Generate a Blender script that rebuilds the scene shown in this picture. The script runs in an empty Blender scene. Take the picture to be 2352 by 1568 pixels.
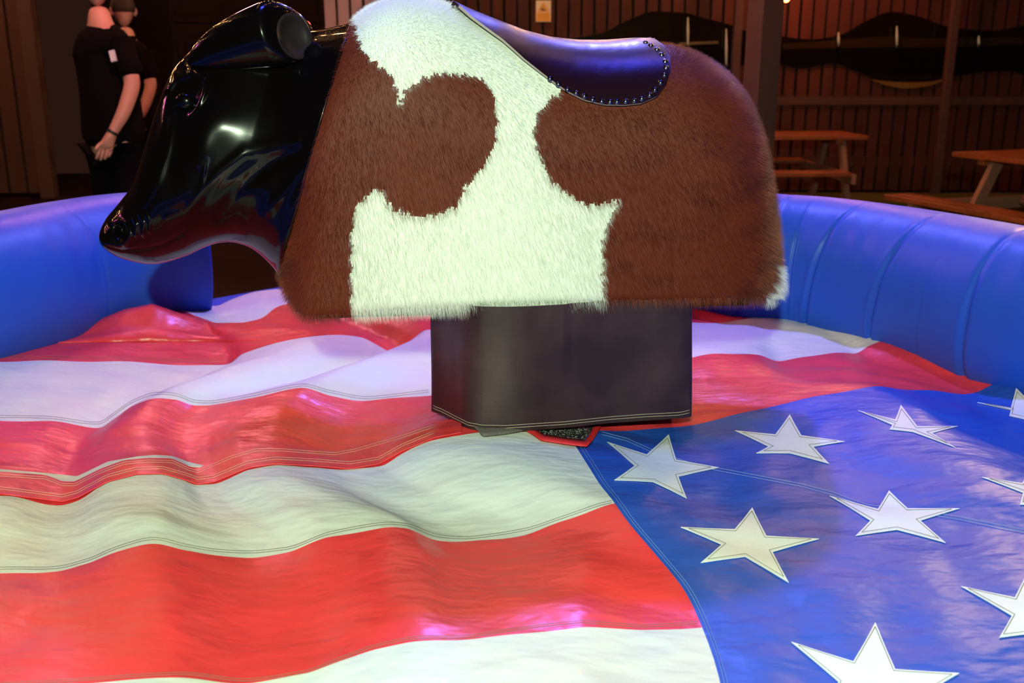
import bpy, bmesh, math, random
import numpy as np
from mathutils import Vector, Matrix
from mathutils.bvhtree import BVHTree
from mathutils.geometry import delaunay_2d_cdt
random.seed(7); rng = np.random.default_rng(7)
S = bpy.context.scene; COL = S.collection

# ------------------------------------------------------------------ camera
H = 1.4; FP = 2287.0; PITCH = math.atan(634 / FP)
cam_d = bpy.data.cameras.new('camera'); cam = bpy.data.objects.new('camera', cam_d); COL.objects.link(cam)
cam.location = (0, 0, H); cam.rotation_euler = (math.pi/2 - PITCH, 0, 0)
cam_d.sensor_width = 36; cam_d.lens = FP / 2352 * 36
cam_d.clip_start = .05; cam_d.clip_end = 60
cam_d.dof.use_dof = True; cam_d.dof.focus_distance = 2.15; cam_d.dof.aperture_fstop = 5.0
S.camera = cam
S.view_settings.view_transform = 'Standard'; S.view_settings.look = 'None'
S.view_settings.exposure = 0.0; S.view_settings.gamma = 1.0; S.view_settings.use_curve_mapping = False
# ------------------------------------------------------------------ world
w = bpy.data.worlds.new('night'); S.world = w; w.use_nodes = True
w.node_tree.nodes['Background'].inputs[0].default_value = (.20, .075, .05, 1)
w.node_tree.nodes['Background'].inputs[1].default_value = .10
# ------------------------------------------------------------------ lights
def light(name, kind, loc, power, color, size=.05, target=None, angle=None, blend=.3):
    d = bpy.data.lights.new(name, kind); o = bpy.data.objects.new(name, d); COL.objects.link(o)
    o.location = loc; d.energy = power; d.color = color
    if kind == 'AREA': d.size = size
    else: d.shadow_soft_size = size
    if angle: d.spot_size = angle; d.spot_blend = blend
    if target: o.rotation_euler = (Vector(target) - Vector(loc)).to_track_quat('-Z', 'Y').to_euler()
    return o
light('camera_flash', 'POINT', (-.13, -.60, 2.0), 445, (.78, 1.0, .69), .03)
light('blue_stage_lamp', 'SPOT', (.45, 4.95, 4.0), 640, (.20, .20, 1.0), .07, (.05, 1.9, .6), 1.25)
light('blue_neck_lamp', 'SPOT', (-.50, 2.40, 3.6), 300, (.05, .08, 1.0), .32, (-.46, 2.38, 1.4), .25)
light('blue_roof_lamp', 'SPOT', (.66, 2.62, 3.8), 210, (.06, .07, 1.0), .34, (.52, 2.50, 1.4), .40)
light('amber_stage_lamp', 'SPOT', (3.2, 6.0, 3.1), 260, (1.0, .58, .22), .10, (1.0, 2.0, .6), .8)
light('warm_fence_lamp', 'POINT', (3.3, 10.4, 2.7), 48, (1, .27, .12), .08)
light('warm_bench_lamp', 'POINT', (2.4, 7.2, 3.2), 60, (1, .36, .16), .15)
light('warm_left_lamp', 'POINT', (-1.7, 5.0, 2.6), 55, (1, .27, .42), .15)
light('warm_left_fill', 'POINT', (-4.6, 9.3, 2.7), 30, (1, .38, .22), .15)  # unseen fill light added to brighten the left boards
light('pink_side_lamp', 'SPOT', (-4.2, 3.4, 3.0), 40, (1, .12, .55), .12, (-1.2, 3.0, .6), 1.2)

# ------------------------------------------------------------------ camera maths
cp, sp = math.cos(PITCH), math.sin(PITCH)
def ray(px, py):
    x = (px - 1176) / FP; y = -(py - 784) / FP
    return Vector((x, cp + y*sp, -sp + y*cp))
def at_z(px, py, z):
    d = ray(px, py); t = (z - H) / d.z
    return Vector((0, 0, H)) + d*t
def at_Y(px, py, Y):
    d = ray(px, py); return Vector((0, 0, H)) + d*(Y/d.y)
def at_plane(px, py, o, n):
    d = ray(px, py); t = (o - Vector((0, 0, H))).dot(n) / d.dot(n)
    return Vector((0, 0, H)) + d*t
def proj(p):
    v = p - Vector((0, 0, H)); dz = v.y*cp - v.z*sp; uy = v.y*sp + v.z*cp
    return 1176 + FP*v.x/dz, 784 - FP*uy/dz
def lin(r, g, b):
    f = lambda c: (c/255/12.92) if c/255 <= .04045 else ((c/255 + .055)/1.055)**2.4
    return (f(r), f(g), f(b), 1)

# ------------------------------------------------------------------ materials
def mat(name, col, rough=.5, metal=0, spec=.5, bump=None, var=None, emit=None, coat=0, coat_rough=.1, sheen=0, trans=0):
    m = bpy.data.materials.new(name); m.use_nodes = True; nt = m.node_tree; b = nt.nodes['Principled BSDF']
    b.inputs['Base Color'].default_value = col; b.inputs['Roughness'].default_value = rough
    b.inputs['Metallic'].default_value = metal; b.inputs['Specular IOR Level'].default_value = spec
    b.inputs['Coat Weight'].default_value = coat; b.inputs['Coat Roughness'].default_value = coat_rough
    b.inputs['Sheen Weight'].default_value = sheen
    tc = nt.nodes.new('ShaderNodeTexCoord')
    def noise(scale, detail, stretch):
        mp = nt.nodes.new('ShaderNodeMapping'); mp.inputs['Scale'].default_value = stretch
        n = nt.nodes.new('ShaderNodeTexNoise'); n.inputs['Scale'].default_value = scale; n.inputs['Detail'].default_value = detail
        nt.links.new(tc.outputs['Object'], mp.inputs[0]); nt.links.new(mp.outputs[0], n.inputs[0]); return n
    if var:   # (other colour, scale, stretch, lo, hi)
        n = noise(var[1], 5, var[2]); r = nt.nodes.new('ShaderNodeValToRGB')
        r.color_ramp.elements[0].position = var[3]; r.color_ramp.elements[1].position = var[4]
        r.color_ramp.elements[0].color = col; r.color_ramp.elements[1].color = var[0]
        nt.links.new(n.outputs[0], r.inputs[0]); nt.links.new(r.outputs[0], b.inputs['Base Color'])
    if bump:  # list of (scale, detail, stretch, distance)
        last = None
        for (sc, de, st, di) in bump:
            n = noise(sc, de, st); bp = nt.nodes.new('ShaderNodeBump'); bp.inputs['Distance'].default_value = di; bp.inputs['Strength'].default_value = 1
            nt.links.new(n.outputs[0], bp.inputs['Height'])
            if last: nt.links.new(last.outputs[0], bp.inputs['Normal'])
            last = bp
        nt.links.new(last.outputs[0], b.inputs['Normal'])
        if coat: nt.links.new(last.outputs[0], b.inputs['Coat Normal'])
    if emit:
        b.inputs['Emission Color'].default_value = emit[0]; b.inputs['Emission Strength'].default_value = emit[1]
    return m
CB = [(7, 3, (1, 1.6, 1), .010), (24, 3, (.6, 1.6, 1), .0016), (900, 1, (1, 1, 1), .00012)]
M = {}
M['flag_white'] = mat('white canvas', (.69, .71, .67, 1), .55, spec=.3, bump=CB, var=((.74, .72, .60, 1), 3.5, (1, 1, 1), .4, .75))
M['flag_red'] = mat('red vinyl', (.84, .045, .052, 1), .36, spec=.5, bump=CB, coat=.12, coat_rough=.18)
M['flag_blue'] = mat('blue vinyl', (.018, .085, .50, 1), .37, spec=.26, bump=[(3.2, 2, (1, 1.4, 1), .020)] + CB)
M['red_tape'] = mat('red webbing', (.72, .02, .02, 1), .5, bump=[(400, 2, (1, 6, 1), .0004)])
M['star_white'] = mat('star canvas', (.80, .82, .80, 1), .5, spec=.3, bump=[(40, 4, (1, 1, 1), .0012), (900, 1, (1, 1, 1), .00012)])
M['thread_pale'] = mat('pale thread', (.55, .48, .36, 1), .8)
M['thread_dark'] = mat('dark thread', (.16, .13, .10, 1), .8)
M['thread_blue'] = mat('blue thread', (.20, .32, .62, 1), .8)
M['tube_blue'] = mat('inflatable blue vinyl', (.014, .078, .56, 1), .44, spec=.28, bump=[(9, 2, (1, 1, .15), .004), (60, 2, (1, 1, .3), .0004)])
M['white_hide'] = mat('white cow hide', (.80, .80, .72, 1), .7, spec=.2)
M['brown_hide'] = mat('brown cow hide', (.12, .018, .006, 1), .6, spec=.3)
M['white_hair'] = mat('white hair', (.86, .86, .80, 1), .5, spec=.35)
M['brown_hair'] = mat('brown hair', (.23, .034, .010, 1), .36, spec=.5, var=((.085, .010, .003, 1), 9, (1, 1, 2), .42, .72))
M['black_gloss'] = mat('black lacquered fibreglass', (.002, .0014, .0016, 1), .028, spec=.12, coat=.26, coat_rough=.21,
                       bump=[(8, 1, (1, 1, 1), .0022)])
M['ear_inner'] = mat('grey ear inside', (.016, .010, .012, 1), .4, spec=.2)
M['saddle'] = mat('oxblood saddle leather', (.013, .003, .007, 1), .28, spec=.30, bump=[(160, 3, (1, 1, 1), .0002), (12, 2, (1, 1, 1), .002)])
M['saddle_edge'] = mat('pale cut leather edge', (.42, .34, .30, 1), .7)
M['stud'] = mat('dark metal stud', (.22, .22, .26, 1), .22, metal=1)
M['skirt'] = mat('dark brown leather', (.026, .010, .012, 1), .40, spec=.40, bump=[(200, 3, (1, 1, 1), .0003), (5, 2, (1, 1, .6), .010)], var=((.052, .024, .026, 1), 7, (1, 1, 1), .42, .7))
M['glitter'] = mat('black glitter mat', (.02, .018, .02, 1), .35, spec=.8, var=((.85, .85, .72, 1), 260, (1, 1, 1), .58, .62), bump=[(500, 1, (1, 1, 1), .003)])
M['suede'] = mat('grainy brown underside', (.13, .10, .085, 1), .8, var=((.45, .42, .35, 1), 700, (1, 1, 1), .55, .7), bump=[(600, 1, (1, 1, 1), .002)])
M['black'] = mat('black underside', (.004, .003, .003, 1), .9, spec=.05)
M['steel'] = mat('dark steel', (.05, .05, .055, 1), .4, metal=1)
M['fence'] = mat('red brown fence boards', (.100, .026, .017, 1), .65, spec=.15, bump=[(12, 4, (8, 8, .6), .003)], var=((.055, .018, .014, 1), 1.2, (3, 3, .4), .3, .7))
M['fence_gap'] = mat('dark backing', (.012, .005, .004, 1), .9)
M['rail'] = mat('fence rail', (.075, .028, .022, 1), .7)
M['post'] = mat('mauve brown painted post', (.115, .044, .038, 1), .5, spec=.25, bump=[(10, 3, (8, 8, .5), .002)])
M['pale_boards'] = mat('pale mauve boards', (.34, .19, .18, 1), .6, bump=[(10, 3, (8, 8, .5), .002)])
M['table'] = mat('orange brown varnished timber', (.36, .088, .024, 1), .42, bump=[(20, 4, (1, 1, 1), .002)], var=((.22, .05, .016, 1), 6, (1, 6, 6), .35, .7))
M['table_leg'] = mat('weathered timber leg', (.34, .15, .10, 1), .55, bump=[(20, 4, (1, 1, 1), .002)])
M['floor'] = mat('dark brown deck', (.020, .0055, .004, 1), .8, spec=.15, bump=[(20, 4, (1, 1, 1), .003)], var=((.013, .004, .003, 1), 4, (1, 1, 1), .3, .7))
M['turf'] = mat('dull green turf', (.10, .085, .015, 1), .9, bump=[(90, 3, (1, 1, 1), .01)])
M['mirror_black'] = mat('black mirror', (.006, .004, .003, 1), .12, spec=.35)
M['mirror_band'] = mat('matt black band', (.003, .002, .002, 1), .9, spec=.05)
M['gold_highlight'] = mat('dull gold highlight', (.16, .085, .018, 1), .4)  # colour of the highlight painted on the mirrors
M['mirror_tint'] = mat('smoky olive glass', (.024, .014, .005, 1), .2, spec=.3)
M['skin'] = mat('skin', (.66, .29, .24, 1), .5, bump=[(40, 3, (1, 1, 1), .002)])
M['hair_dark'] = mat('short dark hair', (.035, .014, .010, 1), .7, bump=[(200, 3, (1, 1, 1), .003)])
M['black_cloth'] = mat('black cotton', (.0035, .0015, .0025, 1), .95, spec=.1, bump=[(12, 4, (1, 1, 1), .01)])
M['navy_cloth'] = mat('dark trousers', (.004, .002, .006, 1), .95, spec=.1, bump=[(12, 4, (1, 1, 1), .01)])
M['tag_white'] = mat('white patch', (.70, .66, .72, 1), .6)
M['band'] = mat('dark wristband', (.02, .015, .02, 1), .5)
M['sign_white'] = mat('cream sign board', (.80, .62, .40, 1), .5, emit=None)
M['sign_yellow'] = mat('amber sign print', (.80, .36, .02, 1), .5)
M['sign_dark'] = mat('dark sign print', (.05, .02, .01, 1), .5)
M['bulb'] = mat('warm glowing bulb', (1, .5, .2, 1), .4, emit=((1, .50, .20, 1), 60))
M['bulb_orange'] = mat('orange glowing bulb', (1, .3, .1, 1), .4, emit=((1, .20, .04, 1), 25))
M['red_led'] = mat('red indicator', (1, .05, .05, 1), .4, emit=((1, .06, .05, 1), 12))
M['green_led'] = mat('green lamp', (.1, 1, .05, 1), .4, emit=((.10, 1, .03, 1), 6))
M['cabinet'] = mat('dark bar timber', (.010, .004, .002, 1), .7, spec=.1)

# ------------------------------------------------------------------ object helpers
def obj(name, verts, faces, mats, parent=None, smooth=True, idx=None):
    me = bpy.data.meshes.new(name); me.from_pydata([tuple(v) for v in verts], [], faces); me.validate()
    if not isinstance(mats, (list, tuple)): mats = [mats]
    for m in mats: me.materials.append(m)
    if idx is not None: me.polygons.foreach_set('material_index', idx)
    me.polygons.foreach_set('use_smooth', [smooth]*len(me.polygons)); me.update()
    o = bpy.data.objects.new(name, me); COL.objects.link(o)
    if parent:
        o.parent = parent; o.matrix_parent_inverse = Matrix.Translation(-Vector(parent.location)) if parent.type == 'EMPTY' and parent.rotation_euler.z == 0 else parent.matrix_basis.inverted()
        if parent.parent or parent.type != 'EMPTY': o.matrix_parent_inverse = world_of(parent).inverted()
    return o
def world_of(o):
    m = o.matrix_basis.copy()
    while o.parent:
        m = o.parent.matrix_basis @ o.matrix_parent_inverse @ m if not o.parent.parent else world_of(o.parent) @ o.matrix_parent_inverse @ m
        break
    return m
def thing(name, label, cat, loc=(0, 0, 0), group=None):
    o = bpy.data.objects.new(name, None); COL.objects.link(o); o.location = loc; o.empty_display_size = .1
    o['label'] = label; o['category'] = cat
    if group: o['group'] = group
    return o
def tag(o, label, cat, group=None):
    o['label'] = label; o['category'] = cat
    if group: o['group'] = group
    return o
def split(o):
    m = o.modifiers.new('crisp', 'EDGE_SPLIT'); m.split_angle = math.radians(50)
def struct(o): o['kind'] = 'structure'; return o
class MB:
    def __init__(s): s.v = []; s.f = []; s.i = []
    def add(s, vs, fs, i=0):
        n = len(s.v); s.v += [Vector(v) for v in vs]; s.f += [tuple(a+n for a in f) for f in fs]; s.i += [i]*len(fs)
    def box(s, c, d, rz=0, i=0, R=None):
        R = R or Matrix.Rotation(rz, 3, 'Z'); c = Vector(c)
        vs = [c + R @ Vector((x*d[0]/2, y*d[1]/2, z*d[2]/2)) for x in (-1, 1) for y in (-1, 1) for z in (-1, 1)]
        s.add(vs, [(0, 1, 3, 2), (4, 6, 7, 5), (0, 4, 5, 1), (2, 3, 7, 6), (0, 2, 6, 4), (1, 5, 7, 3)], i)
    def beam(s, a, b, wx, wy, i=0, up=Vector((0, 1, 0))):
        a = Vector(a); b = Vector(b); d = (b-a); L = d.length; z = d.normalized(); x = up.cross(z).normalized(); y = z.cross(x)
        R = Matrix((x, y, z)).transposed(); s.box((a+b)/2, (wx, wy, L), i=i, R=R)
    def tube(s, pts, r, n=8, i=0, caps=True):
        pts = [Vector(p) for p in pts]; rr = r if hasattr(r, '__len__') else [r]*len(pts); rings = []
        up = Vector((0, 0, 1)); vs = []
        for k, p in enumerate(pts):
            t = (pts[min(k+1, len(pts)-1)] - pts[max(k-1, 0)]).normalized()
            x = up.cross(t); x = x.normalized() if x.length > 1e-4 else Vector((1, 0, 0)); y = t.cross(x)
            vs += [p + (x*math.cos(a) + y*math.sin(a))*rr[k] for a in [2*math.pi*j/n for j in range(n)]]
        fs = [(k*n+j, k*n+(j+1) % n, (k+1)*n+(j+1) % n, (k+1)*n+j) for k in range(len(pts)-1) for j in range(n)]
        if caps: fs += [tuple(range(n))[::-1], tuple((len(pts)-1)*n+j for j in range(n))]
        s.add(vs, fs, i)
    def sphere(s, c, r, n=12, i=0):
        rx, ry, rz = r if hasattr(r, '__len__') else (r, r, r); c = Vector(c); vs = []; m = n//2
        for a in range(m+1):
            th = math.pi*a/m
            for b in range(n):
                ph = 2*math.pi*b/n
                vs.append(c + Vector((rx*math.sin(th)*math.cos(ph), ry*math.sin(th)*math.sin(ph), rz*math.cos(th))))
        s.add(vs, [(a*n+b, (a+1)*n+b, (a+1)*n+(b+1) % n, a*n+(b+1) % n) for a in range(m) for b in range(n)], i)
    def build(s, name, mats, parent=None, smooth=False, bevel=0):
        o = obj(name, s.v, s.f, mats, parent, smooth, s.i)
        bm = bmesh.new(); bm.from_mesh(o.data); bmesh.ops.remove_doubles(bm, verts=bm.verts, dist=1e-5); bmesh.ops.recalc_face_normals(bm, faces=bm.faces); bm.to_mesh(o.data); bm.free()
        if bevel:
            b = o.modifiers.new('bevel', 'BEVEL'); b.width = bevel; b.segments = 2
        return o
def hermite(us, ps, u):
    us = np.array(us, float); ps = np.array(ps, float); k = int(np.clip(np.searchsorted(us, u) - 1, 0, len(us)-2))
    h = us[k+1]-us[k]; t = (u-us[k])/h
    def slope(j):
        if j == 0: return (ps[1]-ps[0])/(us[1]-us[0])
        if j == len(us)-1: return (ps[-1]-ps[-2])/(us[-1]-us[-2])
        a = (ps[j]-ps[j-1])/(us[j]-us[j-1]); b = (ps[j+1]-ps[j])/(us[j+1]-us[j])
        with np.errstate(all='ignore'):
            m = np.where(a*b > 0, 2*a*b/(a+b+1e-12*np.sign(a+b)), 0)
        return m
    m0, m1 = slope(k)*h, slope(k+1)*h; t2, t3 = t*t, t*t*t
    return ps[k]*(2*t3-3*t2+1) + m0*(t3-2*t2+t) + ps[k+1]*(-2*t3+3*t2) + m1*(t3-t2)
def poly_in(x, y, poly):
    c = False; j = len(poly)-1
    for i in range(len(poly)):
        xi, yi = poly[i][:2]; xj, yj = poly[j][:2]
        if (yi > y) != (yj > y) and x < (xj-xi)*(y-yi)/(yj-yi)+xi: c = not c
        j = i
    return c

# ================================================================== SETTING
mb = MB(); mb.box((0, 6, -.05), (16, 15, .1))
fl = struct(mb.build('floor', M['floor']))
FY = 11.4
def board_wall(name, x0, x1, y, z0, z1, pitch, bw, m, backing=True, rails=(), th=.025):
    mb = MB()
    if backing: mb.box(((x0+x1)/2, y+.05, (z0+z1)/2), (x1-x0, .02, z1-z0), i=1)
    for zr in rails: mb.box(((x0+x1)/2, y+.022, zr), (x1-x0, .03, .11), i=2)
    x = x0 + bw/2
    while x < x1:
        mb.box((x, y-.012, (z0+z1)/2), (bw*random.uniform(.97, 1.02), th, z1-z0)); x += pitch
    return struct(mb.build(name, [m, M['fence_gap'], M['rail']]))
board_wall('wall_back', -1.75, 7.9, FY, .03, 3.4, .140, .112, M['fence'], rails=(.35, 1.02, 2.3))
board_wall('wall_left', -6.9, -5.12, FY-.4, .05, 3.4, .20, .17, mat('left boards', (.085, .034, .024, 1), .6, spec=.15, bump=[(10, 3, (8, 8, .5), .003)]))
mb = MB(); mb.box((-5.08, FY-.42, 1.7), (.14, .14, 3.4)); struct(mb.build('trim_1', M['rail']))
mb = MB(); mb.box((-3.4, FY+1.6, 1.7), (3.6, .06, 3.4)); struct(mb.build('wall_bar', M['cabinet']))
mb = MB(); mb.box((2.6, FY-.62, .012), (8.2, .9, .024)); o = mb.build('turf_strip', M['turf']); o['kind'] = 'structure'
# trim boards: low skirting and rail on the front of the fence
mb = MB(); mb.box((3.05, FY-.045, 1.02), (9.6, .03, .085)); struct(mb.build('trim_2', M['rail']))
# pale board pillar near the neck
mb = MB(); a = at_Y(745, 60, 7.6); b = at_Y(868, 60, 7.6)
for k in range(4):
    x = a.x + (b.x-a.x)*(k+.5)/4; mb.box((x, 7.6, 1.6), ((b.x-a.x)/4*.80, .03, 3.2))
mb.box(((a.x+b.x)/2, 7.64, 1.6), (b.x-a.x, .03, 3.2), i=1)
tag(mb.build('board_screen', [M['pale_boards'], M['fence']]), 'pale mauve board screen behind the bull neck', 'screen')
# main post in front of the fence
a0 = at_Y(1706, 200, 5.2); a1 = at_Y(1742, 200, 5.06); a2 = at_Y(1788, 200, 5.16)
t = thing('timber_post', 'tall mauve brown square post behind the bull rump', 'post', (a1.x, 5.15, 0))
def prism(name, xy, z0, z1, m, parent, bevel=.004):
    n = len(xy); vs = [(x, y, z0) for x, y in xy] + [(x, y, z1) for x, y in xy]
    fs = [(i, (i+1) % n, n+(i+1) % n, n+i) for i in range(n)] + [tuple(range(n))[::-1], tuple(range(n, 2*n))]
    mbp = MB(); mbp.add(vs, fs); return mbp.build(name, m, parent, bevel=bevel)
prism('shaft', [(a0.x, 5.20), (a1.x, 5.06), (a2.x, 5.16), (a2.x-.035, 5.30)], 0, 3.4, M['post'], t)
prism('foot_plate', [(a0.x-.05, 5.0), (a2.x+.05, 5.0), (a2.x+.05, 5.36), (a0.x-.05, 5.36)], 0, .012, M['steel'], t, 0)
# slim posts against the fence
for px, lab, y in ((2186, 'slim dark post before the right wavy mirror', FY-.25), (1692, 'slim red brown post left of the tall square post', FY-.3)):
    p = at_Y(px, 100, y); mb = MB(); mb.box((p.x, y, 1.7), (.085, .085, 3.4)); tag(mb.build('fence_post', M['rail'], bevel=.006), lab, 'post')

# wavy mirrors on the fence
def smooth_line(pts, n):
    us = list(range(len(pts))); return [hermite(us, pts, u) for u in np.linspace(0, len(pts)-1, n)]
def wavy(name, label, top, bot, band, gold=None, tint=None):
    y = FY-.055; t = thing(name, label, 'mirror', at_Y(top[0][0], top[0][1], y))
    def sheet(nm, tp, bt, yy, m, th=.02):
        T = [at_Y(p[0], p[1], yy) for p in smooth_line(tp, 50)]; B = [at_Y(p[0], p[1], yy) for p in smooth_line(bt, 50)]
        n = len(T); vs = T + B + [v + Vector((0, th, 0)) for v in T] + [v + Vector((0, th, 0)) for v in B]; fs = []
        for i in range(n-1):
            fs += [(i, n+i, n+i+1, i+1), (2*n+i, 2*n+i+1, 3*n+i+1, 3*n+i), (i, i+1, 2*n+i+1, 2*n+i), (n+i, 3*n+i, 3*n+i+1, n+i+1)]
        fs += [(0, 2*n, 3*n, n), (n-1, 2*n-1, 4*n-1, 3*n-1)]
        mbs = MB(); mbs.add(vs, fs); return mbs.build(nm, m, t)
    sheet('glass', top, bot, y, M['mirror_black'], .03)
    sheet('band', band[0], band[1], y-.012, M['mirror_band'], .01)
    if gold: sheet('mirror_highlight', gold[0], gold[1], y-.010, M['gold_highlight'], .008)  # yellow-brown highlight put on the glass as a coloured strip
    if tint: sheet('tinted_panel', tint[0], tint[1], y-.006, M['mirror_tint'], .005)
    return t
wavy('wavy_mirror', 'wavy black mirror with a painted gold highlight, right of the post',
     [(1770, 80), (1860, 90), (1930, 80), (1990, 48), (2050, 27), (2110, 38), (2190, 64), (2280, 70), (2352, 58), (2420, 40), (2480, 60)],
     [(1770, 138), (1840, 156), (1912, 144), (1980, 168), (2060, 197), (2120, 195), (2190, 176), (2250, 166), (2320, 163), (2400, 185), (2480, 180)],
     ([(1770, 116), (1950, 112), (2150, 110), (2300, 106), (2480, 106)], [(1770, 138), (1840, 155), (1912, 143), (1980, 160), (2060, 166), (2200, 168), (2320, 162), (2400, 168), (2480, 165)]),
     ([(2000, 182), (2040, 187), (2080, 189), (2130, 188), (2180, 178)], [(2005, 185), (2040, 197), (2080, 203), (2130, 198), (2180, 181)]),
     ([(1800, 100), (1950, 90), (2040, 84), (2150, 88), (2352, 84)], [(1800, 113), (1950, 110), (2150, 108), (2300, 104), (2352, 104)]))
wavy('wavy_mirror', 'wavy black mirror above the saddle end, left of the post',
     [(1240, 92), (1310, 88), (1380, 76), (1440, 48), (1500, 27), (1560, 28), (1620, 42), (1680, 58), (1720, 74)],
     [(1240, 140), (1310, 150), (1400, 160), (1500, 190), (1560, 195), (1620, 180), (1670, 160), (1700, 150), (1720, 145)],
     ([(1240, 118), (1400, 116), (1720, 112)], [(1240, 138), (1310, 148), (1400, 155), (1600, 160), (1720, 143)]),
     ([(1560, 98), (1600, 96), (1650, 94)], [(1560, 105), (1600, 102), (1650, 100)]), None)
# tall reflecting glints: mirror reflections built as faintly glowing tubes, no lamps there
for px, y0, y1, lab in ((1580, 40, 105, 'slim tube built as a mirror glint above the saddle end'), (1668, 66, 150, 'slim tube built as a mirror glint left of the slim fence post'), (1926, 74, 104, 'short tube built as a glint on the right mirror'), (2060, 60, 106, 'slim tube built as a glint under the mirror peak'), (2248, 82, 104, 'short tube built as a mirror glint near the right edge')):
    a = at_Y(px, y0, FY-.143); b = at_Y(px, y1, FY-.143); t = thing('mirror_glint', lab, 'lamp', b)
    mb = MB(); mb.tube([b, b.lerp(a, .5), a], [.008, .013, .006], 10); mb.build('glint_tube', mat('pale mirror glint', (.40, .36, .25, 1), .15, emit=((1, .7, .4, 1), .10)), t, True)
    mb = MB(); mb.tube([b - Vector((0, 0, .03)), b + Vector((0, 0, .01))], .022, 10); mb.tube([b, b + Vector((0, .078, 0))], .008, 6); mb.build('bracket', M['steel'], t, True)

# warning sign on the fence
sy = FY-.07; a = at_Y(1231, 1, sy); b = at_Y(1265, 50, sy)
t = thing('warning_sign', 'small cream and amber warning sign on the fence boards', 'sign', ((a.x+b.x)/2, sy, b.z))
cx, cz, ww, hh = (a.x+b.x)/2, (a.z+b.z)/2, b.x-a.x, a.z-b.z
mb = MB(); mb.box((cx, sy, cz), (ww, .006, hh)); mb.build('board', M['sign_white'], t)
mb = MB(); mb.box((cx, sy-.005, cz-hh*.27), (ww*.88, .003, hh*.40)); mb.build('amber_panel', M['sign_yellow'], t)
mb = MB(); T = [(cx-ww*.38, cz-hh*.04), (cx+ww*.38, cz-hh*.04), (cx, cz+hh*.44)]
mb.add([(x, sy-.004, z) for x, z in T] + [(x, sy-.0075, z) for x, z in T], [(0, 1, 2), (3, 5, 4), (0, 3, 4, 1), (1, 4, 5, 2), (2, 5, 3, 0)]); mb.build('triangle', M['sign_yellow'], t)
mb = MB(); mb.box((cx-.004, sy-.009, cz+hh*.07), (ww*.30, .002, hh*.07), R=Matrix.Rotation(.4, 3, 'Y')); mb.build('symbol', M['sign_dark'], t)

# small lamps in view
p = at_Y(703, 57, 12.22); t = thing('indicator_light', 'small glowing red light behind the bull ear', 'light', p)
mb = MB(); mb.sphere(p, (.044, .03, .036), 14); mb.build('lens', M['red_led'], t, True)
mb = MB(); mb.box(p + Vector((0, .048, 0)), (.13, .05, .10)); mb.build('housing', M['black'], t)
p = at_Y(1806, -3, FY-.35); t = thing('hanging_bulb', 'glowing orange bulb at the top edge beside the post', 'lamp', p)
mb = MB(); mb.sphere(p, .035, 14); mb.build('bulb', M['bulb_orange'], t, True)
mb = MB(); mb.tube([p + Vector((0, 0, .03)), p + Vector((0, 0, .10))], .018, 10); mb.tube([p + Vector((0, 0, .1)), p + Vector((0, 0, .8))], .004, 6); mb.build('socket', M['black'], t, True)
light('bulb_glow', 'POINT', tuple(p + Vector((0, -.02, -.08))), 2.2, (1, .25, .07), .03)

# festoon strings overhead, lamps of the roof: seen mirrored in the lacquered head
k = 0
for sx in (-2.6, -1.5, -.4, .8, 2.0, -4.0, -5.4):
    t = thing('festoon_string', ['warm festoon string over the left rim', 'warm festoon string over the bull head', 'warm festoon string over the bull neck', 'warm festoon string over the saddle', 'warm festoon string over the right rim', 'warm festoon string over the two standing people', 'warm festoon string over the far left fence'][k], 'string lights', (sx, 0, 3.2)); k += 1
    pts = [Vector((sx + .1*math.sin(i), 2.8 + i*.5, 3.5 - .35*math.sin(math.pi*((i % 10)/10)))) for i in range(16)]
    mb = MB(); mb.tube(pts, .006, 6); mb.build('cable', M['black'], t, True)
    mb0 = MB(); mb0.sphere((0, 0, 0), .026, 10); first = None
    for p in pts:
        if first is None:
            first = mb0.build('bulb', M['bulb'], t, True); first.location = p - Vector((0, 0, .04)); o = first
        else:
            o = first.copy(); COL.objects.link(o); o.location = p - Vector((0, 0, .04))
M['bulb'].cycles.emission_sampling = 'NONE'; M['bulb'].node_tree.nodes['Principled BSDF'].inputs['Emission Strength'].default_value = 160

# dark bar shelving glimpsed behind the head
t = thing('bar_dresser', 'dark timber bar dresser in the gloom behind the bull head', 'cabinet', (-3.1, 12.4, 0))
mb = MB(); mb.box((-3.1, 12.5, 1.6), (1.9, .3, 2.6)); mb.build('carcass', M['cabinet'], t, bevel=.01)
for i in range(3):
    for j in range(3):
        mb = MB(); x = -3.7 + i*.62; z = .9 + j*.62; mb.box((x, 12.33, z), (.54, .03, .52)); mb.box((x, 12.31, z), (.36, .03, .34)); mb.build('door', M['table'] if False else M['cabinet'], t, bevel=.01)

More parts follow.
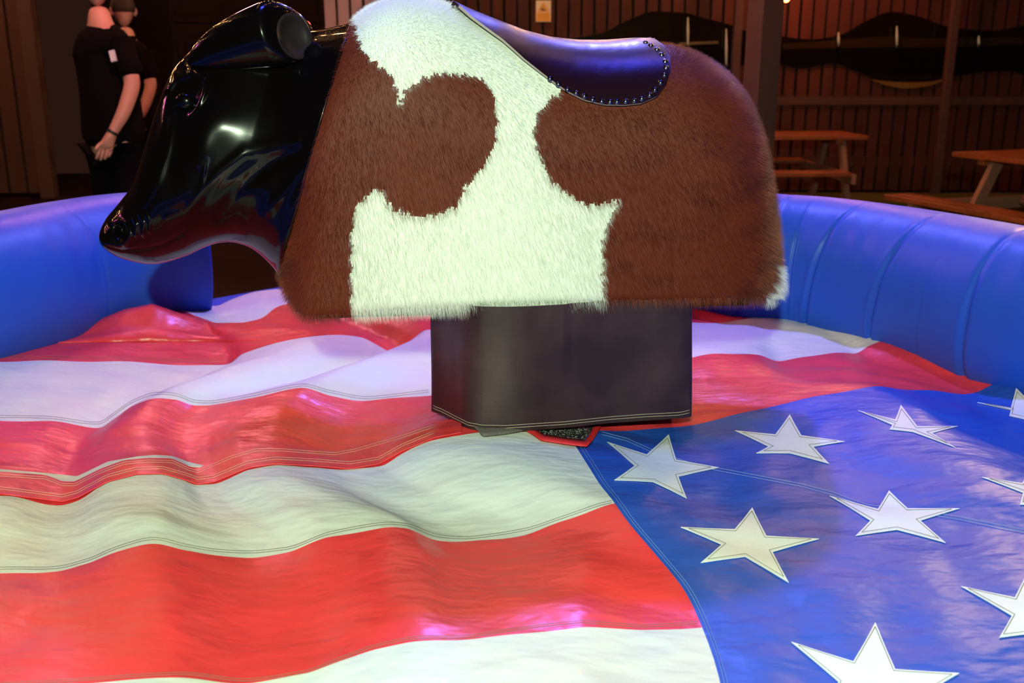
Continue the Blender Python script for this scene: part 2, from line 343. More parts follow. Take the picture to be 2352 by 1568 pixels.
# ================================================================== picnic tables
def picnic(label, o, ang, L, W=.74, bo=.22, bl=.0):
    t = thing('picnic_table', label, 'table', o); R = Matrix.Rotation(ang, 3, 'Z'); o = Vector(o)
    P = lambda x, y, z: o + R @ Vector((x, y, z))
    mb = MB()
    for k in range(5):
        mb.box(P(0, -W/2 + W*(k+.5)/5, .745), (L, W/5*.93, .038), ang)
    for x in (-L*.36, L*.36): mb.box(P(x, 0, .705), (.07, W*.9, .045), ang)
    mb.build('tabletop', M['table'], t, bevel=.005)
    for s in (-1, 1):
        mb = MB()
        for k in (0, 1): mb.box(P(-bl/2, s*(W/2+bo+.13*k), .445), (L-bl, .122, .036), ang)
        mb.build('bench_seat', M['table'], t, bevel=.005)
    for x in (-L*.36, L*.36):
        mb = MB(); mb.box(P(x, 0, .40), (.045, W+bo*2+.34, .09), ang); mb.build('bench_support', M['table_leg'], t, bevel=.004)
        for s in (-1, 1):
            mb = MB(); mb.beam(P(x+.05, s*.22, .72), P(x+.05, s*.56, .0), .045, .09, up=R @ Vector((0, 1, 0))); mb.build('leg', M['table_leg'], t, bevel=.004)
    mb = MB(); mb.beam(P(-L*.30, 0, .42), P(-.05, 0, .70), .04, .07); mb.build('brace', M['table_leg'], t, bevel=.004)
    return t
e = at_z(2002, 312, .76)
picnic('orange brown picnic table beside the tall post', (e.x-.95, e.y+.30, 0), 0.03, 1.8, bl=.28)
picnic('orange brown picnic table at the right edge, nearest the rim', (4.02, 6.95, 0), math.radians(-71), 1.9, bo=.40, bl=-.5)

# ================================================================== people (far, seen from behind)
def skin_body(name, joints, edges, m, parent, sub=2):
    me = bpy.data.meshes.new(name); me.from_pydata([j[0] for j in joints], edges, []); me.materials.append(m)
    o = bpy.data.objects.new(name, me); COL.objects.link(o)
    if parent: o.parent = parent; o.matrix_parent_inverse = world_of(parent).inverted()
    sk = o.modifiers.new('skin', 'SKIN'); sk.use_smooth_shade = True
    for i, j in enumerate(joints):
        r = j[1]; me.skin_vertices[0].data[i].radius = r if hasattr(r, '__len__') else (r, r)
    me.skin_vertices[0].data[0].use_root = True
    s = o.modifiers.new('sub', 'SUBSURF'); s.levels = s.render_levels = sub
    return o
def person(label, base, k, tint, arm_out, head_turn, sleeve_tag):
    """k: size, facing -x (left) and away from the viewer"""
    b = Vector(base); P = lambda x, y, z: tuple(b + Vector((x*k, y*k, z*k)))
    t = thing('person', label, 'person', base)
    J = [(P(0, 0, .98), (.13*k, .09*k)), (P(0, 0, 1.15), (.12*k, .09*k)), (P(-.01, .01, 1.34), (.14*k, .09*k)), (P(-.01, .01, 1.45), (.10*k, .075*k)), (P(-.01, 0, 1.54), .062*k), (P(-.015, 0, 1.62), .060*k),
         (P(.09, -.06, 1.41), .055*k), (P(.145, -.08, 1.30), .048*k), (P(.172, -.10, 1.205), .046*k), (P(.125, -.15, 1.06), .040*k), (P(.062, -.19, .945), .028*k), (P(.040, -.20, .900), (.038*k, .022*k)),
         (P(-.10, .10, 1.41), .055*k), (P(-.13, .16, 1.28), .048*k), (P(-.13, .22, 1.18), .045*k), (P(-.16, .30, 1.05), .036*k), (P(-.18, .36, .98), .026*k),
         (P(.07, -.03, .86), .090*k), (P(.08, -.03, .50), .062*k), (P(.08, 0, .10), .042*k), (P(.02, -.0, .04), .040*k), (P(-.10, -.02, .035), .030*k),
         (P(-.07, .05, .86), .090*k), (P(-.09, .06, .50), .062*k), (P(-.08, .09, .10), .042*k), (P(-.14, .08, .04), .040*k), (P(-.26, .07, .035), .030*k)]
    E = [(0, 1), (1, 2), (2, 3), (3, 4), (4, 5), (3, 6), (6, 7), (7, 8), (8, 9), (9, 10), (10, 11), (3, 12), (12, 13), (13, 14), (14, 15), (15, 16),
         (0, 17), (17, 18), (18, 19), (19, 20), (20, 21), (0, 22), (22, 23), (23, 24), (24, 25), (25, 26)]
    # fingers as thin chains from the right hand
    n = len(J)
    for q, (dx, dy, ln) in enumerate(((-.030, -.012, .068), (-.012, -.004, .078), (.008, .004, .074), (.026, .012, .058))):
        J += [(P(.030+dx, -.202+dy, .872), .0115*k), (P(.018+dx, -.210+dy, .872-ln*.55), .0100*k), (P(.004+dx, -.205+dy, .872-ln*.85), .0085*k)]
        E += [(11, n), (n, n+1), (n+1, n+2)]; n += 3
    J += [(P(.005, -.225, .895), .012*k), (P(-.018, -.240, .862), .010*k)]; E += [(11, n), (n, n+1)]; n += 2
    skin_body('body', J, E, M['skin'], t, 2)
    # head: rounded lathe-like ellipsoid with jaw, nose, ears
    hm = MB(); c = b + Vector((-.02*k, .01*k, 1.725*k)); hm.sphere(c, (.092*k, .076*k, .112*k), 24); ht = math.radians(head_turn)
    o = hm.build('head', M['skin'], t, True); me = o.data
    for v in me.vertices:
        d = v.co - c; f = max(0, -d.x/(.092*k))
        if d.z < 0: v.co.y = c.y + d.y*(1 + .30*d.z/(.112*k)); v.co.x -= f*.012*k
        if abs(d.z) < .025*k and abs(d.y) < .02*k and f > .8: v.co.x -= .018*k
        if d.x < -.05*k and abs(d.z-.02*k) < .014*k and abs(abs(d.y)-.03*k) < .014*k: v.co.x += .006*k
        if d.x < -.05*k and abs(d.z+.055*k) < .008*k: v.co.x += .004*k
        r = Matrix.Rotation(ht, 3, 'Z') @ (v.co - c); v.co = c + r
    for s in (-1, 1):
        em = MB(); em.sphere(c + Matrix.Rotation(ht, 3, 'Z') @ Vector((.012*k, s*.076*k, -.006*k)), (.020*k, .010*k, .032*k), 12); em.build('ear', M['skin'], t, True)
    hr = MB(); hr.sphere(c + Vector((.008*k, 0, .02*k)), (.095*k, .083*k, .105*k), 24); o = hr.build('hair', M['hair_dark'], t, True)
    for v in o.data.vertices:
        r = v.co - c
        if r.z < -.02*k: v.co = c + Vector((max(r.x, -.02*k)*.80, r.y*.80, -.02*k + (r.z+.02*k)*.35))
        if r.x < -.05*k and r.z < .06*k: v.co.x = c.x - .05*k
        v.co = c + Matrix.Rotation(ht, 3, 'Z') @ (v.co - c)
    # clothes
    skin_body('t_shirt', [(P(0, 0, .84), (.20*k, .15*k)), (P(0, 0, .98), (.185*k, .14*k)), (P(0, 0, 1.18), (.17*k, .13*k)), (P(-.01, .01, 1.36), (.18*k, .125*k)), (P(-.01, .01, 1.47), (.135*k, .10*k)), (P(-.01, 0, 1.545), .080*k),
        (P(.10, -.06, 1.40), .080*k), (P(.150, -.08, 1.30), .074*k), (P(.172, -.09, 1.235), .070*k), (P(-.10, .10, 1.40), .080*k), (P(-.14, .16, 1.28), .074*k), (P(-.14, .20, 1.20), .07*k)],
        [(0, 1), (1, 2), (2, 3), (3, 4), (4, 5), (4, 6), (6, 7), (7, 8), (4, 9), (9, 10), (10, 11)], M['black_cloth'], t)
    skin_body('trousers', [(P(0, 0, .95), (.17*k, .13*k)), (P(.07, -.03, .84), .115*k), (P(.08, -.03, .50), .092*k), (P(.08, 0, .09), .078*k), (P(-.07, .05, .84), .115*k), (P(-.09, .06, .50), .092*k), (P(-.08, .09, .09), .078*k)],
        [(0, 1), (1, 2), (2, 3), (0, 4), (4, 5), (5, 6)], M['navy_cloth'], t)
    for q in (0, 1):
        sb = MB(); sb.sphere(b + Vector(((-.02, -.19)[q]*k, (-.01, .07)[q]*k, .045*k)), (.14*k, .055*k, .045*k), 14); sb.build('shoe', M['black_cloth'], t, True)
    if sleeve_tag:
        mb = MB(); mb.box(P(.100, -.158, 1.352), (.030*k, .012*k, .060*k), R=Matrix.Rotation(-.25, 3, 'Y') @ Matrix.Rotation(-.25, 3, 'X')); mb.build('sleeve_patch', M['tag_white'], t)
        mb = MB(); mb.tube([P(.070, -.186, .962), P(.062, -.190, .949)], .031*k, 16); mb.build('wristband', M['band'], t, True)
    return t
pr = at_Y(222, 40, 6.1)
person('person in a black t-shirt, wristband and white sleeve patch, standing with back turned', (pr.x+.03, 6.1, 0), pr.z/1.555, 0, 0, -70, True)
pr = at_Y(292, 66, 7.8)
person('person in dark clothes standing behind the one with the wristband', (pr.x+.0, 7.8, 0), pr.z/1.60, 0, 0, -60, False)

# ================================================================== FLAG COVER
ZM = .55
CUR = {
 1: [(0,-350,1590),(1,0,1580),(2,150,1572),(3,400,1556),(4,590,1569),(4.5,700,1552),(4.8,790,1518),(5,870,1490),(5.3,950,1474),(6,1080,1470),(6.4,1200,1452),(6.7,1330,1437),(6.85,1480,1447),(7,1613,1438)],
 2: [(0,-300,1330),(1,0,1314),(2,130,1312),(2.4,200,1295),(2.7,270,1266),(3,345,1246),(3.4,430,1262),(3.7,500,1273),(4,590,1276),(4.3,660,1268),(4.6,760,1232),(5,880,1211),(5.3,930,1213),(5.7,1010,1240),(6,1085,1243),(6.4,1200,1226),(6.7,1300,1194),(7,1412,1160)],
 3: [(0,-250,1150),(1,0,1138),(2,143,1156),(2.2,179,1147),(2.5,250,1109),(2.8,313,1093),(3,371,1091),(3.5,415,1103),(4,455,1116),(4.3,491,1111),(4.6,571,1078),(5,632,1069),(5.4,714,1073),(6,804,1080),(6.3,871,1069),(6.6,929,1037),(6.8,1000,1008),(6.9,1085,992),(7,1300,990),(7.5,1450,985),(8,1560,977),(8.5,1700,950),(9,1800,925),(9.5,1900,904),(10,2000,889),(10.4,2100,893),(11,2230,905),(11.5,2300,874),(12,2352,860),(13,2550,845)],
 4: [(0,-250,965),(1,0,965),(1.5,110,967),(2,225,980),(2.3,260,960),(2.6,305,930),(3,358,912),(3.3,400,914),(3.7,450,930),(4,490,931),(4.5,590,913),(5,690,893),(5.4,760,908),(6,860,921),(6.5,985,906),(7,1230,860),(8,1575,822),(8.5,1650,812),(9,1740,813),(9.5,1800,826),(10,1900,812),(10.4,1960,810),(11,2000,790),(11.5,2060,775),(12,2200,765),(13,2450,750)],
 5: [(0,-250,828),(1,0,828),(1.6,250,830),(2,513,837),(2.3,560,810),(2.6,640,788),(3,736,772),(3.5,826,775),(4,912,812),(4.5,950,778),(5,985,757),(6,1100,755),(7,1300,748),(8,1575,741),(8.5,1650,743),(9,1700,733),(10,1790,713),(11,1900,707),(12,2100,700),(13,2400,690)],
 6: [(0,-250,760),(1,0,765),(1.5,200,740),(2,400,712),(2.3,450,728),(2.6,500,741),(3,545,742),(3.4,600,728),(3.7,640,702),(4,670,695),(5,800,690),(6,1000,688),(7,1200,685),(9,1600,690),(10,1750,690),(13,2300,680)],
 7: [(0,-250,745),(1,0,750),(1.7,300,720),(2,425,716),(2.3,455,706),(2.5,499,701),(2.8,525,690),(3,553,680),(3.3,591,669),(4,665,663),(5,800,655),(7,1200,650),(9,1600,660),(10,1750,672),(13,2300,665)],
}
lines = {}
for j, pts in CUR.items():
    W = [at_z(x, y, ZM) for (u, x, y) in pts if (-10 < x < 2352) and not (j == 4 and 990 < x < 1500)]
    A = np.array([(1, p.x) for p in W]); yv = np.array([p.y for p in W]); lines[j] = np.linalg.lstsq(A, yv, rcond=None)[0]
def pt_on(j, x, y, u):
    a, b = lines[j]; n = Vector((-b, 1, 0)).normalized(); p = at_plane(x, y, Vector((0, a, 0)), n)
    if j >= 6: p = at_z(x, y, .545 if j == 6 else .525)
    if j == 7: return p
    z = min(max(p.z, ZM-.05), ZM+.085)
    return at_z(x, y, z)
W3 = {}
for j, pts in CUR.items():
    us = [p[0] for p in pts]; ps = [(p[1], p[2]) for p in pts]; P3 = [tuple(pt_on(j, x, y, u)) for (u, x, y) in pts]
    if j in (1, 2):
        a, b = lines[j]; x7 = P3[-1][0]
        zo = {1: [.0, .015, .03, .01, .0, .0], 2: [-.005, .0, .035, .005, .03, .0]}[j]
        for i in range(6):
            X = x7 + (i+1)*.26; us.append(8+i); P3.append((X, a+b*X, ZM+zo[i]))
    W3[j] = (us, P3)
us0, P0 = W3[1]
W3[0] = (us0, [(p[0]*.85, .80 + .02*math.sin(u*2.2), ZM + .012*math.sin(u*2.2)) for u, p in zip(us0, P0)])
UC = 7.0
ug = sorted(set(list(np.round(np.linspace(0, 7, 226), 4)) + list(np.round(np.linspace(7, 13, 190), 4)))); iC = ug.index(7.0)
rows = []; rowcol = []
SUBR = {0: 12, 1: 30, 2: 26, 3: 20, 4: 16, 5: 12, 6: 8}
base = np.array([[hermite(W3[j][0], W3[j][1], u) for u in ug] for j in range(8)])     # 8 x nu x 3
vs_rows = []; row_band = []
for j in range(7):
    n = SUBR[j]
    for q in range(n + (1 if j == 6 else 0)):
        t_ = q/n; p0 = base[max(j-1, 0)]; p1 = base[j]; p2 = base[j+1]; p3 = base[min(j+2, 7)]
        if j == 0: p0 = 2*p1-p2
        if j == 6: p3 = 2*p2-p1
        m0 = (p2-p0)/2; m1 = (p3-p1)/2; lim = np.linalg.norm(p2-p1, axis=1, keepdims=True)*1.3
        for m_ in (m0, m1):
            l = np.linalg.norm(m_, axis=1, keepdims=True); m_ *= np.minimum(1, lim/np.maximum(l, 1e-9))
        t2, t3 = t_*t_, t_**3
        vs_rows.append(p1*(2*t3-3*t2+1) + m0*(t3-2*t2+t_) + p2*(-2*t3+3*t2) + m1*(t3-t2)); row_band.append(j)
G = np.array(vs_rows)
# small creases along the cloth: real relief, fading at the seams
nr, nu = G.shape[:2]
for r in range(nr):
    for c in range(nu):
        x, y = G[r, c, 0], G[r, c, 1]
        G[r, c, 2] += .0035*math.sin(9*x+5*y+2*math.sin(7*y)) * math.sin(13*y-4*x+1.5*math.sin(6*x)) + .0016*math.sin(31*x+17*y+3*math.sin(9*y-5*x))
# ---- rim path (needed to trim the cloth)
RX, RZ, RC = .20, .25, .71
def top_pt(px, py): return at_z(px, py, RC+RZ)
rp = [top_pt(1780, 446), top_pt(1900, 454), top_pt(2050, 472), top_pt(2200, 495), top_pt(2352, 521)]
right = [Vector((-.62, 4.02, 0)), Vector((-.1, 4.06, 0)), Vector((.45, 3.92, 0))] + rp + [Vector((1.72, 2.30, 0)), Vector((1.80, 1.75, 0)), Vector((1.68, 1.15, 0)), Vector((1.35, .66, 0)), Vector((.8, .36, 0))]
lp = [top_pt(430, 434), top_pt(250, 447), top_pt(120, 465), top_pt(0, 487)]
left = lp + [Vector((-1.80, 2.60, 0)), Vector((-1.86, 2.0, 0)), Vector((-1.76, 1.3, 0)), Vector((-1.40, .72, 0)), Vector((-.8, .36, 0)), Vector((0, .27, 0)), Vector((.8, .36, 0))]
def path(pts, n):
    us = [0]
    for a, b in zip(pts, pts[1:]): us.append(us[-1] + (Vector((b.x, b.y, 0))-Vector((a.x, a.y, 0))).length)
    return [Vector(tuple(hermite_c(us, [(p.x, p.y, 0) for p in pts], u))) for u in np.linspace(0, us[-1], n)], us[-1]
def hermite_c(us, ps, u):
    us = np.array(us, float); ps = np.array(ps, float); k = int(np.clip(np.searchsorted(us, u)-1, 0, len(us)-2)); h = us[k+1]-us[k]; t = (u-us[k])/h
    def sl(j):
        a = max(j-1, 0); b = min(j+1, len(us)-1); return (ps[b]-ps[a])/(us[b]-us[a])
    m0, m1 = sl(k)*h, sl(k+1)*h; t2, t3 = t*t, t**3
    return ps[k]*(2*t3-3*t2+1)+m0*(t3-2*t2+t)+ps[k+1]*(-2*t3+3*t2)+m1*(t3-t2)
RP, RL = path(right, 260); LP, LL = path(left, 260)
ALLP = np.array([(p.x, p.y) for p in RP + LP])
def tube_off(z):
    q = (z-RC)/RZ; return RX*math.sqrt(max(0, 1-q*q)) if abs(q) < 1 else 0
dist = np.min(np.hypot(G[..., 0][..., None]-ALLP[:, 0], G[..., 1][..., None]-ALLP[:, 1]), axis=2)
faces = []; mi = []
BANDM = [0, 1, 0, 1, 0, 1, 0]
for r in range(nr-1):
    for c in range(nu-1):
        if dist[r, c] < .085 and dist[r+1, c+1] < .085: continue
        if abs(G[r, c, 0]) > 1.78: continue
        if G[r, c, 1] < .55: continue
        faces.append((r*nu+c, r*nu+c+1, (r+1)*nu+c+1, (r+1)*nu+c))
        mi.append(2 if (c >= iC and row_band[r] <= 2) else BANDM[row_band[r]])
t_flag = thing('flag_cover', 'rumpled stars and stripes canvas cover spread inside the blue rim', 'flag cover', (0, 2.2, .55))
cloth = obj('cloth', G.reshape(-1, 3), faces, [M['flag_white'], M['flag_red'], M['flag_blue']], t_flag, True, mi)
so = cloth.modifiers.new('thick', 'SOLIDIFY'); so.thickness = .003; so.offset = -1
vv = [Vector(v) for v in G.reshape(-1, 3)]
bvh = BVHTree.FromPolygons(vv, faces)
def on_cloth(px, py, lift=.002):
    h, n, i, d = bvh.ray_cast(Vector((0, 0, H)), ray(px, py))
    if h is None: h = at_z(px, py, ZM); n = Vector((0, 0, 1))
    if n.z < 0: n = -n
    return h + n*lift
def patch(name, poly, m, parent, lift=.0025, th=.002, step=9):
    """a cloth patch cut to an outline and laid on the cover"""
    P = []
    for i in range(len(poly)):
        a, b = poly[i], poly[(i+1) % len(poly)]; n = max(1, int(math.hypot(a[0]-b[0], a[1]-b[1])/10))
        P += [(a[0]+(b[0]-a[0])*q/n, a[1]+(b[1]-a[1])*q/n) for q in range(n)]
    nb = len(P); x0, x1 = min(p[0] for p in P), max(p[0] for p in P); y0, y1 = min(p[1] for p in P), max(p[1] for p in P)
    pts = [Vector(p) for p in P]
    for gx in np.arange(x0+5, x1, step):
        for gy in np.arange(y0+3, y1, step*.7):
            if poly_in(gx, gy, P) and min((gx-p[0])**2+(gy-p[1])**2 for p in P) > 22: pts.append(Vector((gx, gy)))
    cv, ce_, cf, _, _, _ = delaunay_2d_cdt(pts, [], [list(range(nb))], 1, 1e-4)
    bm = bmesh.new(); bvs = [bm.verts.new((v.x, v.y, 0)) for v in cv]
    for f in cf: bm.faces.new([bvs[i] for i in f])
    for v in bm.verts: v.co = on_cloth(v.co.x, v.co.y, lift)
    bmesh.ops.recalc_face_normals(bm, faces=bm.faces)
    if sum(f.normal.z for f in bm.faces) < 0: bmesh.ops.reverse_faces(bm, faces=bm.faces)
    me = bpy.data.meshes.new(name); bm.to_mesh(me); bm.free(); me.materials.append(m)
    me.polygons.foreach_set('use_smooth', [True]*len(me.polygons))
    o = bpy.data.objects.new(name, me); COL.objects.link(o); o.parent = parent; o.matrix_parent_inverse = world_of(parent).inverted()
    s = o.modifiers.new('thick', 'SOLIDIFY'); s.thickness = th; s.offset = 1; split(o)
    return o
def densify(pts, step=10):
    out = []
    for a, b in zip(pts, pts[1:]):
        n = max(1, int(math.hypot(a[0]-b[0], a[1]-b[1])/step)); out += [(a[0]+(b[0]-a[0])*q/n, a[1]+(b[1]-a[1])*q/n) for q in range(n)]
    return out + [pts[-1]]
def stitch(name, paths, m, parent, r=.0007, lift=.0018, dash=None):
    mb = MB()
    for pts in paths:
        Q = [on_cloth(x, y, lift) for x, y in densify(pts)]
        mb.tube(Q, r, 4)
    return mb.build(name, m, parent, True)
def curve_px(j, u0, u1, dy, n=90):
    out = []
    for u in np.linspace(u0, u1, n):
        x, y = proj(Vector(tuple(hermite(W3[j][0], W3[j][1], u)))); out.append((x, y+dy))
    return out
STARS = [
 [(1536,999),(1553,1057),(1651,1075),(1558,1096),(1577,1146),(1500,1108),(1411,1104),(1457,1071),(1394,1016),(1485,1045)],
 [(1814,953),(1841,1001),(1940,1015),(1868,1027),(1904,1066),(1814,1042),(1737,1042),(1765,1027),(1688,990),(1781,999)],
 [(2069,931),(2107,980),(2200,980),(2141,996),(2194,1029),(2096,993),(2043,987),(2049,977),(1971,944),(2056,965)],
 [(2042,1128),(2085,1169),(2204,1169),(2114,1197),(2172,1248),(2060,1218),(1965,1232),(1999,1197),(1905,1140),(2016,1171)],
 [(1728,1167),(1760,1232),(1881,1239),(1774,1269),(1812,1340),(1711,1280),(1609,1294),(1657,1252),(1563,1212),(1687,1217)],
 [(2010,1431),(2056,1539),(2203,1548),(2100,1610),(2160,1740),(2010,1640),(1860,1690),(1926,1568),(1817,1476),(1960,1521)],
 [(2395,1240),(2425,1365),(2560,1385),(2440,1425),(2500,1520),(2385,1455),(2295,1466),(2324,1416),(2207,1348),(2331,1374)],
 [(2378,1062),(2400,1112),(2480,1120),(2410,1142),(2440,1190),(2380,1162),(2343,1160),(2349,1133),(2255,1097),(2347,1111)],
 [(2334,892),(2372,930),(2450,940),(2392,953),(2430,990),(2360,966),(2318,956),(2322,943),(2244,925),(2322,938)]]
SL = ['star patch nearest the hole', 'star patch behind the first', None, None, None, None, None, None, None]
for k, st in enumerate(STARS):
    # slightly concave edges near the tips, as sewn
    P = []
    cx = sum(p[0] for p in st)/10; cy = sum(p[1] for p in st)/10
    for i in range(10):
        a, b = st[i], st[(i+1) % 10]; P += [a, ((a[0]+b[0])/2*.985+cx*.015, (a[1]+b[1])/2*.985+cy*.015)]
    o = patch('star_patch', P, M['star_white'], t_flag, .0012, .0012)
    ins = []; A_ = sum(st[i][0]*st[(i+1) % 10][1]-st[(i+1) % 10][0]*st[i][1] for i in range(10)); sg = 1 if A_ > 0 else -1
    for i in range(10):
        p, q, r = st[i-1], st[i], st[(i+1) % 10]
        n1 = Vector((-(q[1]-p[1]), q[0]-p[0])).normalized()*sg; n2 = Vector((-(r[1]-q[1]), r[0]-q[0])).normalized()*sg
        m_ = (n1+n2); l = max(.28, m_.length/2); m_ = m_.normalized()*(5/l); ins.append((q[0]+m_.x, q[1]+m_.y))
    stitch('stitching', [ins + [ins[0]]], M['thread_dark'], o, .0005, .0033)
# seam stitching along the stripes
for j, u0, u1, m in ((1, 1, 6.98, 'thread_dark'), (2, 1, 6.98, 'thread_dark'), (4, 1, 6.5, 'thread_dark'), (5, 1, 2.0, 'thread_dark')):
    stitch('seam_stitching', [curve_px(j, u0, u1, -5), curve_px(j, u0, u1, -10)], M[m], t_flag, .0005)
ce = []
for r in range(0, nr):
    if row_band[r] <= 2: ce.append(proj(Vector(G[r, iC])))
ce = [p for p in ce if 1020 < p[1] < 1650]
stitch('seam_stitching', [[(x+9, y) for x, y in ce], [(x+16, y) for x, y in ce]], M['thread_blue'], t_flag, .0005)
stitch('seam_stitching', [[(x, y+d) for x, y in [(1382,993),(1440,1008),(1500,1035),(1580,1062),(1655,1077),(1750,1095),(1840,1112),(1915,1132),(1990,1160),(2100,1172),(2200,1187),(2280,1203),(2352,1217)]] for d in (0, 6)], M['thread_blue'], t_flag, .0006)
# folded seam flap of red webbing
bt = [(-240,1088),(-60,1085),(0,1089),(103,1096),(143,1111),(174,1111),(232,1082),(286,1062),(340,1057),(393,1058),(429,1075),(455,1081),(473,1073),(536,1046),(589,1031),(647,1031),(768,1040),(817,1031),(848,1022),(920,1002),(1000,975),(1060,964)]
bb = [(-240,1146),(-60,1136)] + [(p[1], p[2]) for p in CUR[3] if -10 < p[1] < 1100]
def strip(name, top, bot, m, parent, lift, n=120, th=.002):
    us = lambda pts: [0] + list(np.cumsum([math.hypot(a[0]-b[0], a[1]-b[1]) for a, b in zip(pts, pts[1:])]))
    def at_x(pts, x):
        xs = [p[0] for p in pts]; return float(np.interp(x, xs, [p[1] for p in pts]))
    x0 = max(top[0][0], bot[0][0]); x1 = min(top[-1][0], bot[-1][0]); V = []
    for i in range(n+1):
        x = x0+(x1-x0)*i/n; a, b = at_x(top, x), at_x(bot, x)
        for q in range(4): V.append(on_cloth(x, a+(b-a)*q/3, lift))
    F = [(i*4+q, i*4+q+1, (i+1)*4+q+1, (i+1)*4+q) for i in range(n) for q in range(3)]
    o = obj(name, V, F, m, parent, True); s = o.modifiers.new('thick', 'SOLIDIFY'); s.thickness = th; s.offset = 1; split(o)
    bm = bmesh.new(); bm.from_mesh(o.data)
    if sum(f.normal.z for f in bm.faces) < 0: bmesh.ops.reverse_faces(bm, faces=bm.faces)
    bm.to_mesh(o.data); bm.free(); return o
strip('seam_flap', bt, [(x, y+1) for x, y in bb], M['flag_red'], t_flag, .004)
strip('seam_lining', [(-60,1078),(0,1082),(107,1091),(179,1098),(250,1064),(320,1052),(357,1049),(393,1051),(429,1064),(467,1073)], [(-60,1086),(0,1090),(103,1097),(143,1112),(174,1112),(232,1083),(286,1063),(393,1059),(429,1074),(467,1077)], M['flag_white'], t_flag, .003, 80)
stitch('seam_stitching', [[(x, y+6) for x, y in bt if x < 1030], [(x, y+11) for x, y in bt if x < 1030], [(x, y-8) for x, y in bb if x < 1030], [(x, y-13) for x, y in bb if x < 1030]], M['thread_pale'], t_flag, .0004, .0072)
# standing fold of cloth piled against the left rim
fb = [(112,786),(200,784),(300,783),(400,783),(500,782),(600,779)]; fr = [(114,783),(200,746),(285,711),(350,698),(425,724),(500,748),(602,776)]
V = []; nF = 60
for i in range(nF+1):
    x = 113+(600-113)*i/nF; yb = float(np.interp(x, [p[0] for p in fb], [p[1] for p in fb])); yr = float(np.interp(x, [p[0] for p in fr], [p[1] for p in fr]))
    a = on_cloth(x, yb+2, .001); Yr = a.y + .16; r = at_Y(x, yr, Yr)
    for q in range(9):
        g = q/8; V.append(a.lerp(r, g) + Vector((0, -.010*math.sin(math.pi*g)*(1-abs(2*i/nF-1)), .006*math.sin(3*math.pi*g)*math.sin(math.pi*i/nF))))
    for q in (1, 2, 3): V.append(Vector((r.x, r.y+.035*q, r.z - (r.z-.53)*(q/3)**1.2)))
F = [(i*12+q, i*12+q+1, (i+1)*12+q+1, (i+1)*12+q) for i in range(nF) for q in range(11)]
o = obj('cloth_fold', V, F, M['flag_red'], t_flag, True); so = o.modifiers.new('thick', 'SOLIDIFY'); so.thickness = .003; so.offset = 0
# opening for the machine's base
hole = [(1175,945),(1228,1002),(1245,1016),(1300,1026),(1350,1029),(1368,1012),(1380,985),(1385,950)]
patch('opening_lining', [(1190,950),(1236,998),(1250,1008),(1300,1012),(1335,1020),(1345,1008),(1362,985),(1370,950)], M['glitter'], t_flag, .003, .001)
def ribbon(name, pts, wpx, m, parent, lift):
    mb = MB(); D = densify(pts, 8); V = []
    for i, (x, y) in enumerate(D):
        a = D[max(i-1, 0)]; b = D[min(i+1, len(D)-1)]; dx, dy = b[0]-a[0], b[1]-a[1]; l = math.hypot(dx, dy); nx, ny = -dy/l*wpx/2, dx/l*wpx/2
        V += [on_cloth(x+nx, y+ny, lift), on_cloth(x, y, lift+.0015), on_cloth(x-nx, y-ny, lift)]
    F = [(3*i+q, 3*i+q+1, 3*i+q+4, 3*i+q+3) for i in range(len(D)-1) for q in (0, 1)]
    o = obj(name, V, F, m, parent, True); s = o.modifiers.new('thick', 'SOLIDIFY'); s.thickness = .002; s.offset = 0; return o
ribbon('opening_binding', [(1205,985),(1228,998),(1245,1010),(1298,1018),(1345,1024),(1356,1012),(1372,984),(1380,960)], 14, M['red_tape'], t_flag, .006)

# ================================================================== INFLATABLE BED
t_bed = thing('inflatable_bed', 'round blue inflatable bed with a fat tubular rim around the bull', 'inflatable', (0, 2.2, 0))
def rim(name, P, L, creases, closed_end):
    nt_ = 56; V = []; n = len(P)
    for i, p in enumerate(P):
        d = (P[min(i+1, n-1)] - P[max(i-1, 0)]).normalized(); side = Vector((d.y, -d.x, 0)); s = L*i/(n-1); fr = i/(n-1)
        if (Vector((0, 2.2, 0)) - Vector((p.x, p.y, 0))).dot(side) < 0: side = -side
        dr = 1.0; e = min(s, 0.16)/.16 if closed_end else 1
        if closed_end == 2: e = 1
        cap = math.sqrt(max(0, 1-(1-e)**4)) if e < 1 else 1; cap = max(cap, .25)
        for k in range(nt_):
            a = 2*math.pi*k/nt_; ca, sa = math.cos(a), math.sin(a)
            cr = 0
            inner = max(0, ca+.15)
            for (cs, wd, dp, lean) in creases:
                x = s - cs - lean*sa; cr += dp*(-math.exp(-(x/wd)**2) + .28*math.exp(-((x-2.2*wd)/(1.6*wd))**2) + .28*math.exp(-((x+2.2*wd)/(1.6*wd))**2)) * inner**.5 * max(0, 1-.75*max(0, sa)**2)
            cr += .0022*math.sin(s*46+3*math.sin(s*9)+ (5*sa if ca > 0 else 0)) * (.4+.6*max(0, ca))*math.exp(-((sa-.45)/.35)**2)
            ex = 2/2.3
            cx_ = math.copysign(abs(ca)**ex, ca); cz_ = math.copysign(abs(sa)**ex, sa)
            rr = 1
            V.append(Vector((p.x, p.y, 0)) + side*((RX*cx_*rr*cap + cr*ca)) + Vector((0, 0, RC + RZ*cz_*rr*cap + cr*sa)))
    F = [(i*nt_+k, (i+1)*nt_+k, (i+1)*nt_+(k+1) % nt_, i*nt_+(k+1) % nt_) for i in range(n-1) for k in range(nt_)]
    F += [tuple(range(nt_)), tuple((n-1)*nt_+k for k in range(nt_))[::-1]]
    mb = MB(); mb.add(V, F); return mb.build(name, M['tube_blue'], t_bed, True)
